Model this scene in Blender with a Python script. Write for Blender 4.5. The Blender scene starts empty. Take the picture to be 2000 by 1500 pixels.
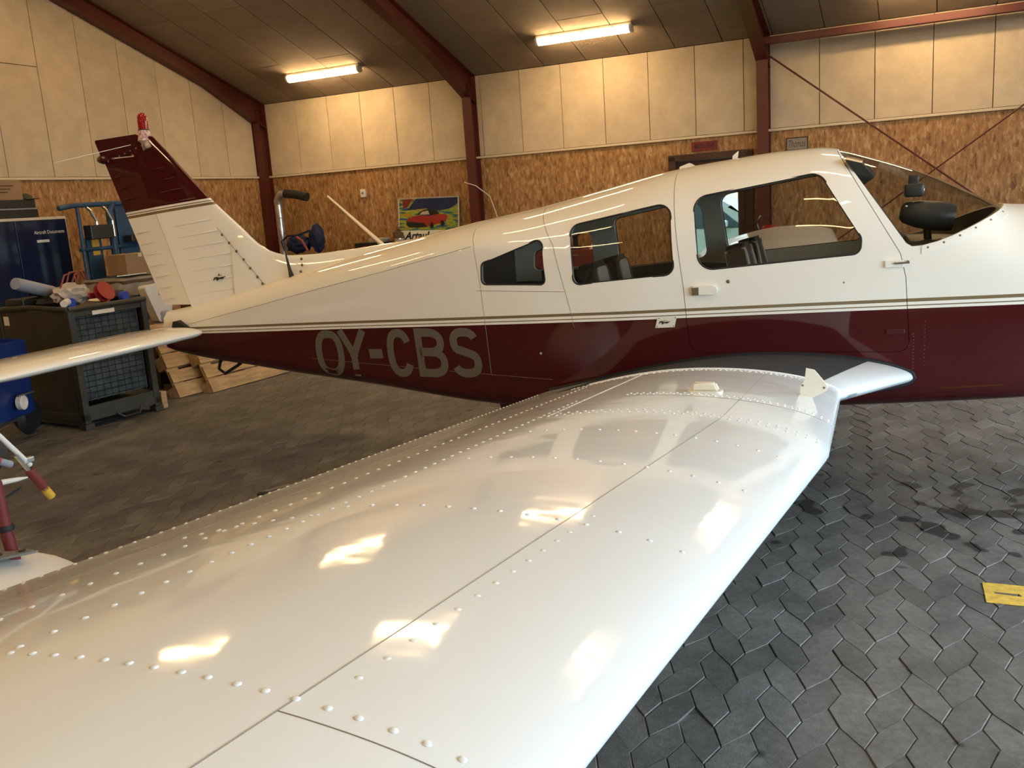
import bpy, bmesh, math, random
from mathutils import Vector, Matrix, Euler
random.seed(7)
S = bpy.context.scene
COL = S.collection
pi = math.pi

# ------------------------------------------------------------------ camera
# world frame: X = towards the aircraft's nose, Y = away from the viewer, Z up (metres)
YAW, PITCH, ROLL, FPX = -0.3818, 0.1981, 0.0683, 1756.1
CAM = Vector((-0.2249, -5.3258, 1.6857))
fw = Vector((math.sin(YAW)*math.cos(PITCH), math.cos(YAW)*math.cos(PITCH), -math.sin(PITCH)))
rt0 = Vector((math.cos(YAW), -math.sin(YAW), 0)); dn0 = fw.cross(rt0)
rt = rt0*math.cos(ROLL) + dn0*math.sin(ROLL); dn = dn0*math.cos(ROLL) - rt0*math.sin(ROLL)
cd = bpy.data.cameras.new('camera'); cam = bpy.data.objects.new('camera', cd); COL.objects.link(cam)
m = Matrix.Identity(4)
for i in range(3):
    m[i][0] = rt[i]; m[i][1] = -dn[i]; m[i][2] = -fw[i]; m[i][3] = CAM[i]
cam.matrix_world = m
cd.sensor_width = 36.0; cd.lens = FPX*36/2000; cd.clip_start = 0.02; cd.clip_end = 300
S.camera = cam

# ------------------------------------------------------------------ sky and exposure
SKY_STRENGTH = 10.0
LAMP_STRENGTH = 66.0
w = bpy.data.worlds.new('overcast_sky'); S.world = w; w.use_nodes = True
bg = w.node_tree.nodes['Background']; bg.inputs[0].default_value = (0.69, 0.87, 1.0, 1); bg.inputs[1].default_value = SKY_STRENGTH
S.view_settings.view_transform = 'Standard'; S.view_settings.look = 'None'
S.view_settings.exposure = -0.08; S.view_settings.gamma = 1.0; S.view_settings.use_curve_mapping = False

cy = S.cycles
cy.max_bounces = 5; cy.diffuse_bounces = 3; cy.glossy_bounces = 2; cy.transparent_max_bounces = 12; cy.transmission_bounces = 4
cy.caustics_reflective = False; cy.caustics_refractive = False; cy.adaptive_threshold = .08; cy.adaptive_min_samples = 16; cy.use_light_tree = False; cy.sample_clamp_indirect = 6.

# the hangar stands a few degrees askew to the aircraft
ALPHA = math.radians(-3.705)
def H(x, y, z=0):
    return Vector((x*math.cos(ALPHA)-y*math.sin(ALPHA), x*math.sin(ALPHA)+y*math.cos(ALPHA), z))

# ------------------------------------------------------------------ materials
MATS = {}
def nodes(name):
    m = bpy.data.materials.new(name); m.use_nodes = True; MATS[name] = m
    nt = m.node_tree; return m, nt, nt.nodes['Principled BSDF']
def N(nt, t, **kw):
    n = nt.nodes.new(t)
    for k, v in kw.items():
        if k.startswith('i_'):
            key = k[2:]; key = int(key) if key.isdigit() else key
            n.inputs[key].default_value = v
        else: setattr(n, k, v)
    return n
def lk(nt, a, b): nt.links.new(a, b)
def rgba(c): return (c[0], c[1], c[2], 1)
def srgb(r, g, b):
    f = lambda v: ((v/255+.055)/1.055)**2.4 if v/255 > .04045 else v/255/12.92
    return (f(r), f(g), f(b))
def mat(name, col, rough=.5, metal=0., var=0., scale=8., bump=0., bscale=60., coat=0., spec=.5, emit=None, estr=0., stretch=(1,1,1), col2=None, detail=4., coords='Object', rnd=0.):
    m, nt, b = nodes(name)
    b.inputs['Base Color'].default_value = rgba(col); b.inputs['Roughness'].default_value = rough
    b.inputs['Metallic'].default_value = metal; b.inputs['Specular IOR Level'].default_value = spec
    b.inputs['Coat Weight'].default_value = coat; b.inputs['Coat Roughness'].default_value = .06
    if emit: b.inputs['Emission Color'].default_value = rgba(emit); b.inputs['Emission Strength'].default_value = estr
    if var or bump or col2:
        tc = N(nt, 'ShaderNodeTexCoord'); mp = N(nt, 'ShaderNodeMapping'); mp.inputs['Scale'].default_value = stretch
        lk(nt, tc.outputs[coords], mp.inputs[0])
        if var or col2:
            nz = N(nt, 'ShaderNodeTexNoise', i_Scale=scale, i_Detail=detail, i_Roughness=.6); lk(nt, mp.outputs[0], nz.inputs['Vector'])
            c2 = col2 or tuple(max(0, c*(1-var)) for c in col)
            c1 = col if col2 else tuple(min(1, c*(1+var*.6)) for c in col)
            mx = N(nt, 'ShaderNodeMix', data_type='RGBA'); mx.inputs[6].default_value = rgba(c2); mx.inputs[7].default_value = rgba(c1)
            rp = N(nt, 'ShaderNodeMapRange'); rp.inputs[1].default_value = .33; rp.inputs[2].default_value = .67
            lk(nt, nz.outputs[0], rp.inputs[0]); lk(nt, rp.outputs[0], mx.inputs[0]); src = mx.outputs[2]
            if rnd:
                oi = N(nt, 'ShaderNodeObjectInfo'); sc_ = N(nt, 'ShaderNodeMapRange'); sc_.inputs[3].default_value = 1-rnd; sc_.inputs[4].default_value = 1+rnd*.5; lk(nt, oi.outputs['Random'], sc_.inputs[0])
                m2 = N(nt, 'ShaderNodeMix', data_type='RGBA', blend_type='MULTIPLY'); m2.inputs[0].default_value = 1.; lk(nt, src, m2.inputs[6]); lk(nt, sc_.outputs[0], m2.inputs[7]); src = m2.outputs[2]
            lk(nt, src, b.inputs['Base Color'])
        if bump:
            nb = N(nt, 'ShaderNodeTexNoise', i_Scale=bscale, i_Detail=3.); lk(nt, mp.outputs[0], nb.inputs['Vector'])
            bp = N(nt, 'ShaderNodeBump', i_Strength=bump, i_Distance=.01); lk(nt, nb.outputs[0], bp.inputs['Height']); lk(nt, bp.outputs[0], b.inputs['Normal'])
    return m

WHITE = (.86, .83, .75); WING_WHITE = (.71, .755, .785); RED = (.058, .0065, .0075); GOLD = (.20, .145, .075)
def paint_nodes(name, stops_fn, rough=.045, dirt=.0):
    """gloss paint whose colour bands follow the painted lines: stops_fn(nt, xyz) gives (factor socket, [(position, colour)...])"""
    m, nt, b = nodes(name)
    tc = N(nt, 'ShaderNodeTexCoord'); sp = N(nt, 'ShaderNodeSeparateXYZ'); lk(nt, tc.outputs['Object'], sp.inputs[0])
    fac, stops = stops_fn(nt, sp)
    cr = N(nt, 'ShaderNodeValToRGB'); cr.color_ramp.interpolation = 'CONSTANT'
    e = cr.color_ramp.elements; e[0].position = stops[0][0]; e[0].color = rgba(stops[0][1]); e[1].position = stops[1][0]; e[1].color = rgba(stops[1][1])
    for p, c in stops[2:]:
        k = e.new(p); k.color = rgba(c)
    lk(nt, fac, cr.inputs[0])
    lk(nt, cr.outputs[0], b.inputs['Base Color'])
    b.inputs['Roughness'].default_value = rough; b.inputs['Coat Weight'].default_value = 0.
    nz = N(nt, 'ShaderNodeTexNoise', i_Scale=2.2, i_Detail=2.); lk(nt, tc.outputs['Object'], nz.inputs['Vector'])
    bp = N(nt, 'ShaderNodeBump', i_Strength=.06, i_Distance=.02); lk(nt, nz.outputs[0], bp.inputs['Height']); lk(nt, bp.outputs[0], b.inputs['Normal'])
    return m
def math_n(nt, op, a, b_=None, c=None):
    n = N(nt, 'ShaderNodeMath', operation=op)
    for i, v in enumerate((a, b_, c)):
        if v is None: continue
        if isinstance(v, (int, float)): n.inputs[i].default_value = v
        else: lk(nt, v, n.inputs[i])
    return n.outputs[0]
def fus_stops(nt, sp):
    x, z = sp.outputs[0], sp.outputs[2]
    # height above the upper edge of the red: z - (1.0525 + .0223 x - .0018 x^2)
    x2 = math_n(nt, 'MULTIPLY', x, x)
    e = math_n(nt, 'ADD', math_n(nt, 'MULTIPLY', x, .0223), math_n(nt, 'ADD', math_n(nt, 'MULTIPLY', x2, -.0017), 1.0525))
    d = math_n(nt, 'SUBTRACT', z, e)
    f = math_n(nt, 'MULTIPLY_ADD', d, 5., .5)          # .1 m -> .5
    return f, [(0., RED), (.5, WHITE), (.5+.013*5, GOLD), (.5+.0185*5, WHITE), (.5+.0335*5, GOLD), (.5+.0495*5, WHITE)]
def fin_stops(nt, sp):
    x, z = sp.outputs[0], sp.outputs[2]
    d = math_n(nt, 'SUBTRACT', z, math_n(nt, 'MULTIPLY_ADD', x, .074, 2.204))
    f = math_n(nt, 'MULTIPLY_ADD', d, 4., .5)
    return f, [(0., WHITE), (.5-.049*4, GOLD), (.5-.03*4, WHITE), (.5-.022*4, GOLD), (.5-.015*4, WHITE), (.5, RED)]
paint_nodes('fuselage_paint', fus_stops); paint_nodes('fin_paint', fin_stops)
mat('wing_paint', WING_WHITE, .07, coat=0., bump=.35, bscale=3.2, spec=.34)
mat('white_paint', WHITE, .06, coat=0., bump=.10, bscale=2.2)
mat('cream_plastic', (.74, .70, .58), .4)
mat('red_paint', RED, .2, coat=.3)
mat('beacon_red', (.28, .004, .006), .12, coat=.3)
mat('chipped_white', (.75, .72, .66), .4, col2=(.35, .02, .03), scale=60)
mat('chipped_red', RED, .3, col2=(.5, .42, .38), scale=24)
mat('black_rubber', (.012, .012, .013), .6)
mat('black_plastic', (.015, .015, .016), .35)
mat('walkway_grit', (.022, .022, .025), .85, bump=.6, bscale=400)
mat('seam_grey', (.22, .20, .17), .7)  # plain grey strips along panel seams, skin joints and the hinge line
mat('grey_lettering', (.125, .11, .085), .3, coat=.2)
mat('black_print', (.01, .009, .008), .4)
mat('bolt_metal', (.20, .17, .13), .4, metal=.7)
mat('bright_metal', (.7, .69, .66), .25, metal=.95)
mat('galvanised', (.62, .62, .6), .28, metal=.9, var=.25, scale=14)
mat('cabin_trim', (.46, .43, .35), .75)
mat('seat_black', (.012, .012, .013), .45)
mat('seat_beige', (.33, .29, .235), .7)
mat('cabin_shade', (.02, .018, .016), .7)  # near-black tone stands in for the shade low in the cabin
mat('grey_glare', (.06, .06, .062), .35)
mat('steel_red', (.095, .017, .012), .42, var=.12, scale=3)
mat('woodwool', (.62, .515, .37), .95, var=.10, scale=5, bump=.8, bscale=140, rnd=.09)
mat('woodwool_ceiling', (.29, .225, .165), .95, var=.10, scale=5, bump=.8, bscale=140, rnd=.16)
mat('joint_dark', (.06, .042, .026), .9)
mat('wood_strip', (.62, .52, .37), .7)
mat('sand_joint', (.17, .16, .14), .95, col2=(.03, .028, .025), scale=9, coords='Object')
mat('brown_door', (.055, .02, .012), .45, var=.3, scale=3, stretch=(1,1,.2))
mat('sign_red', (.16, .012, .012), .5)
mat('paper_sign', (.26, .22, .2), .7)
mat('lamp_diffuser', (1, .9, .7), .3, emit=(1.0, .675, .335), estr=LAMP_STRENGTH)
mat('lamp_body', (.6, .58, .52), .4)
mat('olive_steel', (.032, .029, .018), .55, var=.35, scale=5)
mat('mesh_steel', (.014, .018, .02), .4, metal=.5)
mat('dusty_panel', (.022, .034, .038), .35, col2=(.085, .11, .12), scale=9, detail=9.)
mat('blue_board', (.006, .012, .045), .25, var=.3, scale=2)
mat('white_frame', (.62, .55, .44), .5)
mat('blue_steel', (.012, .06, .135), .45, var=.3, scale=6)
mat('cardboard', (.30, .185, .10), .85, var=.15, scale=6)
mat('blue_plastic', (.010, .032, .17), .32, var=.2, scale=4)
mat('navy_cloth', (.008, .015, .055), .85)
mat('rust_strap', (.25, .06, .045), .8)
mat('pallet_wood', (.47, .29, .13), .75, var=.35, scale=5, stretch=(1,6,6))
mat('dark_wood', (.10, .06, .03), .8, var=.3, scale=5)
mat('grey_cloth', (.20, .19, .175), .9, var=.3, scale=6)
mat('grey_tube', (.24, .26, .31), .5)
mat('crumpled_paper', (.46, .40, .33), .7, var=.25, scale=14)
mat('red_plastic', (.30, .022, .018), .4)
mat('blue_tape', (.02, .06, .42), .5)
mat('yellow_paint', (.62, .40, .055), .7, var=.25, scale=30)
mat('yellow_plastic', (.65, .38, .04), .5)
mat('plain_white', (.70, .68, .63), .4)
mat('dull_red', (.17, .022, .022), .5)
mat('car_silver', (.50, .60, .66), .25, metal=.3, coat=.5)
mat('car_glass', (.05, .08, .10), .05)
mat('grass', (.21, .34, .055), .9, var=.35, scale=3)
mat('asphalt', (.16, .16, .16), .9, var=.15, scale=5)
mat('outside_wall', (.75, .72, .64), .8)
mat('olive_fabric', (.06, .065, .035), .9)

def glass(name, tint, refl=1.0):
    m = bpy.data.materials.new(name); m.use_nodes = True; MATS[name] = m; nt = m.node_tree
    for n in list(nt.nodes):
        if n.type == 'BSDF_PRINCIPLED': nt.nodes.remove(n)
    out = [n for n in nt.nodes if n.type == 'OUTPUT_MATERIAL'][0]
    tr = N(nt, 'ShaderNodeBsdfTransparent'); tr.inputs[0].default_value = rgba(tint)
    gl = N(nt, 'ShaderNodeBsdfGlossy'); gl.inputs['Roughness'].default_value = .02
    fr = N(nt, 'ShaderNodeFresnel'); fr.inputs[0].default_value = 1.45; ge = N(nt, 'ShaderNodeNewGeometry')
    fac = math_n(nt, 'MULTIPLY', fr.outputs[0], math_n(nt, 'SUBTRACT', 1., ge.outputs['Backfacing']))
    mx = N(nt, 'ShaderNodeMixShader'); lk(nt, fac, mx.inputs[0]); lk(nt, tr.outputs[0], mx.inputs[1]); lk(nt, gl.outputs[0], mx.inputs[2])
    lk(nt, mx.outputs[0], out.inputs[0]); return m
glass('window_glass', (.86, .86, .84)); glass('clear_plastic', (.8, .8, .8))

# oriented strand board: overlapping long flakes
def osb():
    m, nt, b = nodes('osb')
    tc = N(nt, 'ShaderNodeTexCoord')
    cols = []
    for k, (st, sc, rot) in enumerate((((1, 1, .35), 40, .5), ((1, 1, .35), 30, -.7), ((1.0, 1, .5), 55, .1))):
        mp = N(nt, 'ShaderNodeMapping'); mp.inputs['Scale'].default_value = st; mp.inputs['Rotation'].default_value = (rot, rot, 0); mp.inputs['Location'].default_value = (k*3.1, 0, k*1.7)
        lk(nt, tc.outputs['Object'], mp.inputs[0])
        v = N(nt, 'ShaderNodeTexVoronoi', i_Scale=sc, i_Randomness=1.); lk(nt, mp.outputs[0], v.inputs['Vector'])
        sx = N(nt, 'ShaderNodeSeparateColor'); lk(nt, v.outputs['Color'], sx.inputs[0]); cols.append(sx.outputs[0])
    a = math_n(nt, 'MULTIPLY_ADD', cols[0], .45, math_n(nt, 'MULTIPLY_ADD', cols[1], .35, math_n(nt, 'MULTIPLY', cols[2], .2)))
    nz = N(nt, 'ShaderNodeTexNoise', i_Scale=1.5, i_Detail=3.); lk(nt, tc.outputs['Object'], nz.inputs['Vector'])
    a2 = math_n(nt, 'ADD', a, math_n(nt, 'MULTIPLY_ADD', nz.outputs[0], .3, -.15))
    cr = N(nt, 'ShaderNodeValToRGB'); e = cr.color_ramp.elements
    e[0].position = .08; e[0].color = (.15, .065, .02, 1); e[1].position = .92; e[1].color = (.52, .34, .16, 1)
    k = e.new(.32); k.color = (.28, .138, .046, 1); k = e.new(.6); k.color = (.36, .19, .068, 1)
    lk(nt, a2, cr.inputs[0]); lk(nt, cr.outputs[0], b.inputs['Base Color']); b.inputs['Roughness'].default_value = .6
    bp = N(nt, 'ShaderNodeBump', i_Strength=.25, i_Distance=.004); lk(nt, a, bp.inputs['Height']); lk(nt, bp.outputs[0], b.inputs['Normal'])
osb()

def paver_mat(name, single):
    m, nt, b = nodes(name)
    geo = N(nt, 'ShaderNodeNewGeometry')
    if single: src = N(nt, 'ShaderNodeObjectInfo').outputs['Random']
    else: src = N(nt, 'ShaderNodeAttribute', attribute_name='tone').outputs['Fac']
    cr = N(nt, 'ShaderNodeValToRGB'); e = cr.color_ramp.elements
    e[0].position = 0; e[0].color = (.096, .091, .084, 1); e[1].position = 1; e[1].color = (.146, .137, .125, 1)
    k = e.new(.5); k.color = (.115, .108, .099, 1)
    lk(nt, src, cr.inputs[0])
    nz = N(nt, 'ShaderNodeTexNoise', i_Scale=34., i_Detail=6., i_Roughness=.7); lk(nt, geo.outputs['Position'], nz.inputs['Vector'])
    mr = N(nt, 'ShaderNodeMapRange'); mr.inputs[1].default_value = .3; mr.inputs[2].default_value = .7; mr.inputs[3].default_value = .74; mr.inputs[4].default_value = 1.22; lk(nt, nz.outputs[0], mr.inputs[0])
    n3 = N(nt, 'ShaderNodeTexNoise', i_Scale=3.4, i_Detail=5., i_Roughness=.65); lk(nt, geo.outputs['Position'], n3.inputs['Vector'])
    m3 = N(nt, 'ShaderNodeMapRange'); m3.inputs[1].default_value = .32; m3.inputs[2].default_value = .68; m3.inputs[3].default_value = .72; m3.inputs[4].default_value = 1.32; lk(nt, n3.outputs[0], m3.inputs[0])
    # oil spots
    n2 = N(nt, 'ShaderNodeTexNoise', i_Scale=5.2, i_Detail=1.2, i_Roughness=.4); lk(nt, geo.outputs['Position'], n2.inputs['Vector'])
    sp = N(nt, 'ShaderNodeSeparateXYZ'); lk(nt, geo.outputs['Position'], sp.inputs[0])
    dx = math_n(nt, 'SUBTRACT', sp.outputs[0], .15); dy = math_n(nt, 'SUBTRACT', sp.outputs[1], -.55)
    r2 = math_n(nt, 'ADD', math_n(nt, 'MULTIPLY', dx, dx), math_n(nt, 'MULTIPLY', math_n(nt, 'MULTIPLY', dy, dy), 1.5))
    thr = math_n(nt, 'ADD', math_n(nt, 'MULTIPLY', math_n(nt, 'MINIMUM', r2, 1.2), .17), .555)
    st = N(nt, 'ShaderNodeMapRange'); st.clamp = True; lk(nt, math_n(nt, 'SUBTRACT', n2.outputs[0], thr), st.inputs[0])
    st.inputs[1].default_value = -.008; st.inputs[2].default_value = .02; st.inputs[3].default_value = 1.; st.inputs[4].default_value = .30
    mul = math_n(nt, 'MULTIPLY', math_n(nt, 'MULTIPLY', mr.outputs[0], m3.outputs[0]), st.outputs[0])
    mx = N(nt, 'ShaderNodeMix', data_type='RGBA', blend_type='MULTIPLY'); mx.inputs[0].default_value = 1.
    lk(nt, cr.outputs[0], mx.inputs[6]); lk(nt, mul, mx.inputs[7]); lk(nt, mx.outputs[2], b.inputs['Base Color'])
    b.inputs['Roughness'].default_value = .62; b.inputs['Specular IOR Level'].default_value = .4
    nb = N(nt, 'ShaderNodeTexNoise', i_Scale=120., i_Detail=4.); lk(nt, geo.outputs['Position'], nb.inputs['Vector'])
    bp = N(nt, 'ShaderNodeBump', i_Strength=.35, i_Distance=.004); lk(nt, nb.outputs[0], bp.inputs['Height']); lk(nt, bp.outputs[0], b.inputs['Normal'])
paver_mat('paver_single', True); paver_mat('paver_field', False)

# ------------------------------------------------------------------ helpers
def tag(o, label=None, cat=None, group=None, kind=None):
    if label: o['label'] = label
    if cat: o['category'] = cat
    if group: o['group'] = group
    if kind: o['kind'] = kind
    return o
def obj(name, me, material=None, parent=None, loc=(0,0,0), rot=(0,0,0)):
    if isinstance(me, bmesh.types.BMesh):
        bm = me; me = bpy.data.meshes.new(name); bmesh.ops.recalc_face_normals(bm, faces=bm.faces[:]); bm.to_mesh(me); bm.free()
    o = bpy.data.objects.new(name, me); COL.objects.link(o)
    if material:
        for mm in (material if isinstance(material, (list, tuple)) else [material]):
            me.materials.append(MATS[mm])
    o.location = loc; o.rotation_euler = rot
    if parent: o.parent = parent
    return o
def empty(name, loc=(0,0,0), rz=0., label=None, cat=None, group=None, kind=None):
    o = bpy.data.objects.new(name, None); COL.objects.link(o); o.location = loc; o.rotation_euler = (0,0,rz); o.empty_display_size = .1
    return tag(o, label, cat, group, kind)
def hobj(name, bm, material, label=None, cat=None, group=None, kind=None, parent=None):
    """an object whose mesh is given in hangar coordinates"""
    o = obj(name, bm, material, parent)
    if not parent: o.rotation_euler = (0,0,ALPHA)
    return tag(o, label, cat, group, kind)
def smooth(o, ang=35):
    me = o.data
    me.polygons.foreach_set('use_smooth', [True]*len(me.polygons)); me.set_sharp_from_angle(angle=math.radians(ang)); return o
def BM(): return bmesh.new()
def box(bm, x0, x1, y0, y1, z0, z1, bev=0., mtx=None):
    vs = [bm.verts.new((x, y, z)) for x in (x0, x1) for y in (y0, y1) for z in (z0, z1)]
    fs = [bm.faces.new([vs[i] for i in f]) for f in ((0,1,3,2),(4,6,7,5),(0,4,5,1),(2,3,7,6),(0,2,6,4),(1,5,7,3))]
    geom = vs
    if bev:
        r = bmesh.ops.bevel(bm, geom=list({e for f in fs for e in f.edges}), offset=bev, segments=2, affect='EDGES', profile=.5)
        geom = list({v for f in r['faces'] for v in f.verts} | {v for v in vs if v.is_valid})
    if mtx is not None: bmesh.ops.transform(bm, matrix=mtx, verts=[v for v in geom if v.is_valid])
    return bm
def boxm(*a, **k): return box(BM(), *a, **k)
def tube(bm, pts, r, seg=10, cap=True, closed=False):
    pts = [Vector(p) for p in pts]; n = len(pts); rings = []
    rr = r if isinstance(r, (list, tuple)) else [r]*n
    up = None
    for i, p in enumerate(pts):
        if closed: d = (pts[(i+1) % n]-pts[i-1]).normalized()
        else: d = (pts[min(i+1, n-1)]-pts[max(i-1, 0)]).normalized()
        if up is None:
            a = Vector((0,0,1)) if abs(d.z) < .9 else Vector((1,0,0)); up = (a-d*a.dot(d)).normalized()
        else: up = (up-d*up.dot(d)).normalized()
        s = d.cross(up)
        rings.append([bm.verts.new(p+rr[i]*(math.cos(2*pi*k/seg)*up+math.sin(2*pi*k/seg)*s)) for k in range(seg)])
    for i in range(n if closed else n-1):
        a, b = rings[i], rings[(i+1) % n]
        for k in range(seg): bm.faces.new((a[k], a[(k+1) % seg], b[(k+1) % seg], b[k]))
    if cap and not closed:
        bm.faces.new(rings[0][::-1]); bm.faces.new(rings[-1])
    return bm
def prism(bm, poly, axis, a, b):
    """polygon in the plane normal to axis, swept from a to b; axis 'y': (x,z), 'x': (y,z), 'z': (x,y)"""
    def P(u, v, t): return {'y': (u, t, v), 'x': (t, u, v), 'z': (u, v, t)}[axis]
    A = [bm.verts.new(P(u, v, a)) for u, v in poly]; B = [bm.verts.new(P(u, v, b)) for u, v in poly]
    n = len(poly); bm.faces.new(A); bm.faces.new(B[::-1])
    for i in range(n): bm.faces.new((A[i], B[i], B[(i+1) % n], A[(i+1) % n]))
    return bm
def lathe(bm, prof, seg=20, mtx=None):
    """profile of (radius, height) turned round Z"""
    rings = []; new = []
    for r, z in prof:
        if r < 1e-6: v = bm.verts.new((0,0,z)); rings.append([v]); new.append(v)
        else:
            ring = [bm.verts.new((r*math.cos(2*pi*k/seg), r*math.sin(2*pi*k/seg), z)) for k in range(seg)]; rings.append(ring); new += ring
    for a, b in zip(rings, rings[1:]):
        if len(a) == 1 and len(b) == 1: continue
        for k in range(seg):
            k2 = (k+1) % seg
            if len(a) == 1: bm.faces.new((a[0], b[k2], b[k]))
            elif len(b) == 1: bm.faces.new((a[k], a[k2], b[0]))
            else: bm.faces.new((a[k], a[k2], b[k2], b[k]))
    for ring in (rings[0], rings[-1]):
        if len(ring) > 2: bm.faces.new(ring)
    if mtx is not None: bmesh.ops.transform(bm, matrix=mtx, verts=new)
    return bm
def rounded(poly, rads, seg=6):
    out = []; n = len(poly)
    for i in range(n):
        p = Vector(poly[i]); a = Vector(poly[i-1]); b = Vector(poly[(i+1) % n]); r = rads[i] if isinstance(rads, (list, tuple)) else rads
        u = (a-p).normalized(); v = (b-p).normalized(); ang = math.acos(max(-1, min(1, u.dot(v)))); t = r/math.tan(ang/2)
        t = min(t, .48*min((a-p).length, (b-p).length)); r = t*math.tan(ang/2)
        c = p+(u+v).normalized()*(r/math.sin(ang/2)); s0 = p+u*t-c; s1 = p+v*t-c
        a0 = math.atan2(s0.y, s0.x); d = math.atan2(s1.y, s1.x)-a0
        while d > pi: d -= 2*pi
        while d < -pi: d += 2*pi
        for k in range(seg+1): out.append((c.x+r*math.cos(a0+d*k/seg), c.y+r*math.sin(a0+d*k/seg)))
    return out
def text_mesh(s, size=1., bold=0., shear=0., extrude=0.):
    cu = bpy.data.curves.new('t', 'FONT'); cu.body = s; cu.size = size; cu.offset = bold; cu.shear = shear; cu.extrude = extrude; cu.resolution_u = 4
    to = bpy.data.objects.new('t', cu); COL.objects.link(to)
    me = bpy.data.meshes.new_from_object(to.evaluated_get(bpy.context.evaluated_depsgraph_get()))
    bpy.data.objects.remove(to); bpy.data.curves.remove(cu); return me
def fit_text(me, fn, x0, x1, y0, y1, fine=False):
    """stretch a flat text mesh to the box and map it with fn(u, v, layer)"""
    bm = bmesh.new(); bm.from_mesh(me); bmesh.ops.triangulate(bm, faces=bm.faces[:]); zs = [v.co.y for v in bm.verts]; lim = (max(zs)-min(zs))/7
    for _ in range(6):
        es = [e for e in bm.edges if e.calc_length() > lim]
        if not es or not fine: break
        bmesh.ops.subdivide_edges(bm, edges=es, cuts=1); bmesh.ops.triangulate(bm, faces=bm.faces[:])
    bm.to_mesh(me); bm.free()
    xs = [v.co.x for v in me.vertices]; ys = [v.co.y for v in me.vertices]; a, b, c, d = min(xs), max(xs), min(ys), max(ys)
    for v in me.vertices:
        v.co = fn(x0+(v.co.x-a)/(b-a)*(x1-x0), y0+(v.co.y-c)/(d-c)*(y1-y0), v.co.z)
    return me
def boolean(o, cutter, op, keep=False):
    md = o.modifiers.new('b', 'BOOLEAN'); md.object = cutter; md.operation = op; md.solver = 'EXACT'
    me = bpy.data.meshes.new_from_object(o.evaluated_get(bpy.context.evaluated_depsgraph_get()))
    old = o.data; o.modifiers.clear(); o.data = me; bpy.data.meshes.remove(old)
    if not keep:
        cm = cutter.data; bpy.data.objects.remove(cutter); bpy.data.meshes.remove(cm)
    return o

# ================================================================== the hangar
TS = math.tan(math.radians(18.7)); YW, XG, XF, YF, YR = 6.5, -9.67, 3.3, -8.5, -1.0
EAVE, OSBT = 3.47, 2.34
def roof_z(y): return EAVE+(YW-y)*TS if y >= YR else EAVE+(y-YF)*TS

# ---- floor of interlocking six-sided pavers
def pix(p):
    d = Vector(p)-CAM; z = d.dot(fw)
    return (1000+FPX*d.dot(rt)/z, 750+FPX*d.dot(dn)/z) if z > .05 else (-1e4, -1e4)
floor = hobj('floor', boxm(XG-.3, XF+.2, YF-.3, YW+.3, -.16, -.0045), 'sand_joint', 'floor of grey interlocking concrete pavers with oil spots', kind='structure')
PP, PD, PA = .2, .1125, .037
def stone_outline(k, y0):
    L, Rr = -.065+PD*k, -.065+PD*(k+1)
    if k % 2: pts = [(L, y0), (Rr-PA, y0+.1), (Rr, y0), (Rr-PA, y0-.1), (L, y0-.2), (L-PA, y0-.1)]
    else: pts = [(L, y0), (Rr-PA, y0-.1), (Rr, y0-.2), (Rr-PA, y0-.3), (L, y0-.2), (L-PA, y0-.1)]
    return pts
def inset(pts, dz, dc):
    """polygon inset: the two cross joints (edges 0 and 3) by dc, the zigzag joints by dz"""
    n = len(pts); ar = sum(pts[i][0]*pts[(i+1) % n][1]-pts[(i+1) % n][0]*pts[i][1] for i in range(n)); sg = 1 if ar > 0 else -1; L = []
    for i in range(n):
        (x0, y0), (x1, y1) = pts[i], pts[(i+1) % n]; l = math.hypot(x1-x0, y1-y0); nx, ny = -(y1-y0)/l*sg, (x1-x0)/l*sg; d = dc if i in (0, 3) else dz
        L.append((x0+nx*d, y0+ny*d, x1-x0, y1-y0))
    out = []
    for i in range(n):
        ax, ay, au, av = L[i-1]; bx, by, bu, bv = L[i]; den = au*bv-av*bu; t = ((bx-ax)*bv-(by-ay)*bu)/den; out.append((ax+au*t, ay+av*t))
    return out
def stone_geo(pts, c, z, off=(0, 0), full=True):
    V = []; lay = [(.0036, .0009, z), (.0016, .0002, z-.0022)] + ([(.0014, .0001, z-.02)] if full else [])
    for d, dc, zz in lay: V += [(x-off[0], y-off[1], zz) for x, y in inset(pts, d, dc)]
    F = [tuple(range(5, -1, -1))]
    for r in range(len(lay)-1):
        for i in range(6): F.append((r*6+i, r*6+(i+1) % 6, r*6+6+(i+1) % 6, r*6+6+i))
    return V, F
LEpx = [(1650, 780), (1610, 890), (1400, 1170), (1140, 1500), (1000, 1680)]
def right_of_wing(u, v):
    for (a, b), (c, d) in zip(LEpx, LEpx[1:]):
        if b <= v <= d: return u > a+(c-a)*(v-b)/(d-b)-25
    return False
stones = []
for k in range(-100, 66):
    for j in range(-52, 48):
        y0 = -2.2+.2*j; pts = stone_outline(k, y0); c = (sum(p[0] for p in pts)/6, sum(p[1] for p in pts)/6)
        hx = c[0]*math.cos(ALPHA)+c[1]*math.sin(ALPHA); hy = -c[0]*math.sin(ALPHA)+c[1]*math.cos(ALPHA)
        if XG < hx < XF+.05 and YF < hy < YW: stones.append((k, y0, pts, c))
near = []
for s in stones:
    u, v = pix((s[3][0], s[3][1], 0))
    if -30 < u < 2030 and 780 < v < 1530 and right_of_wing(u, v): near.append(((Vector((s[3][0], s[3][1], 0))-CAM).length, s))
near.sort(key=lambda q: q[0]); single = {id(s) for _, s in near[:300]}
shared = {}
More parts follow.
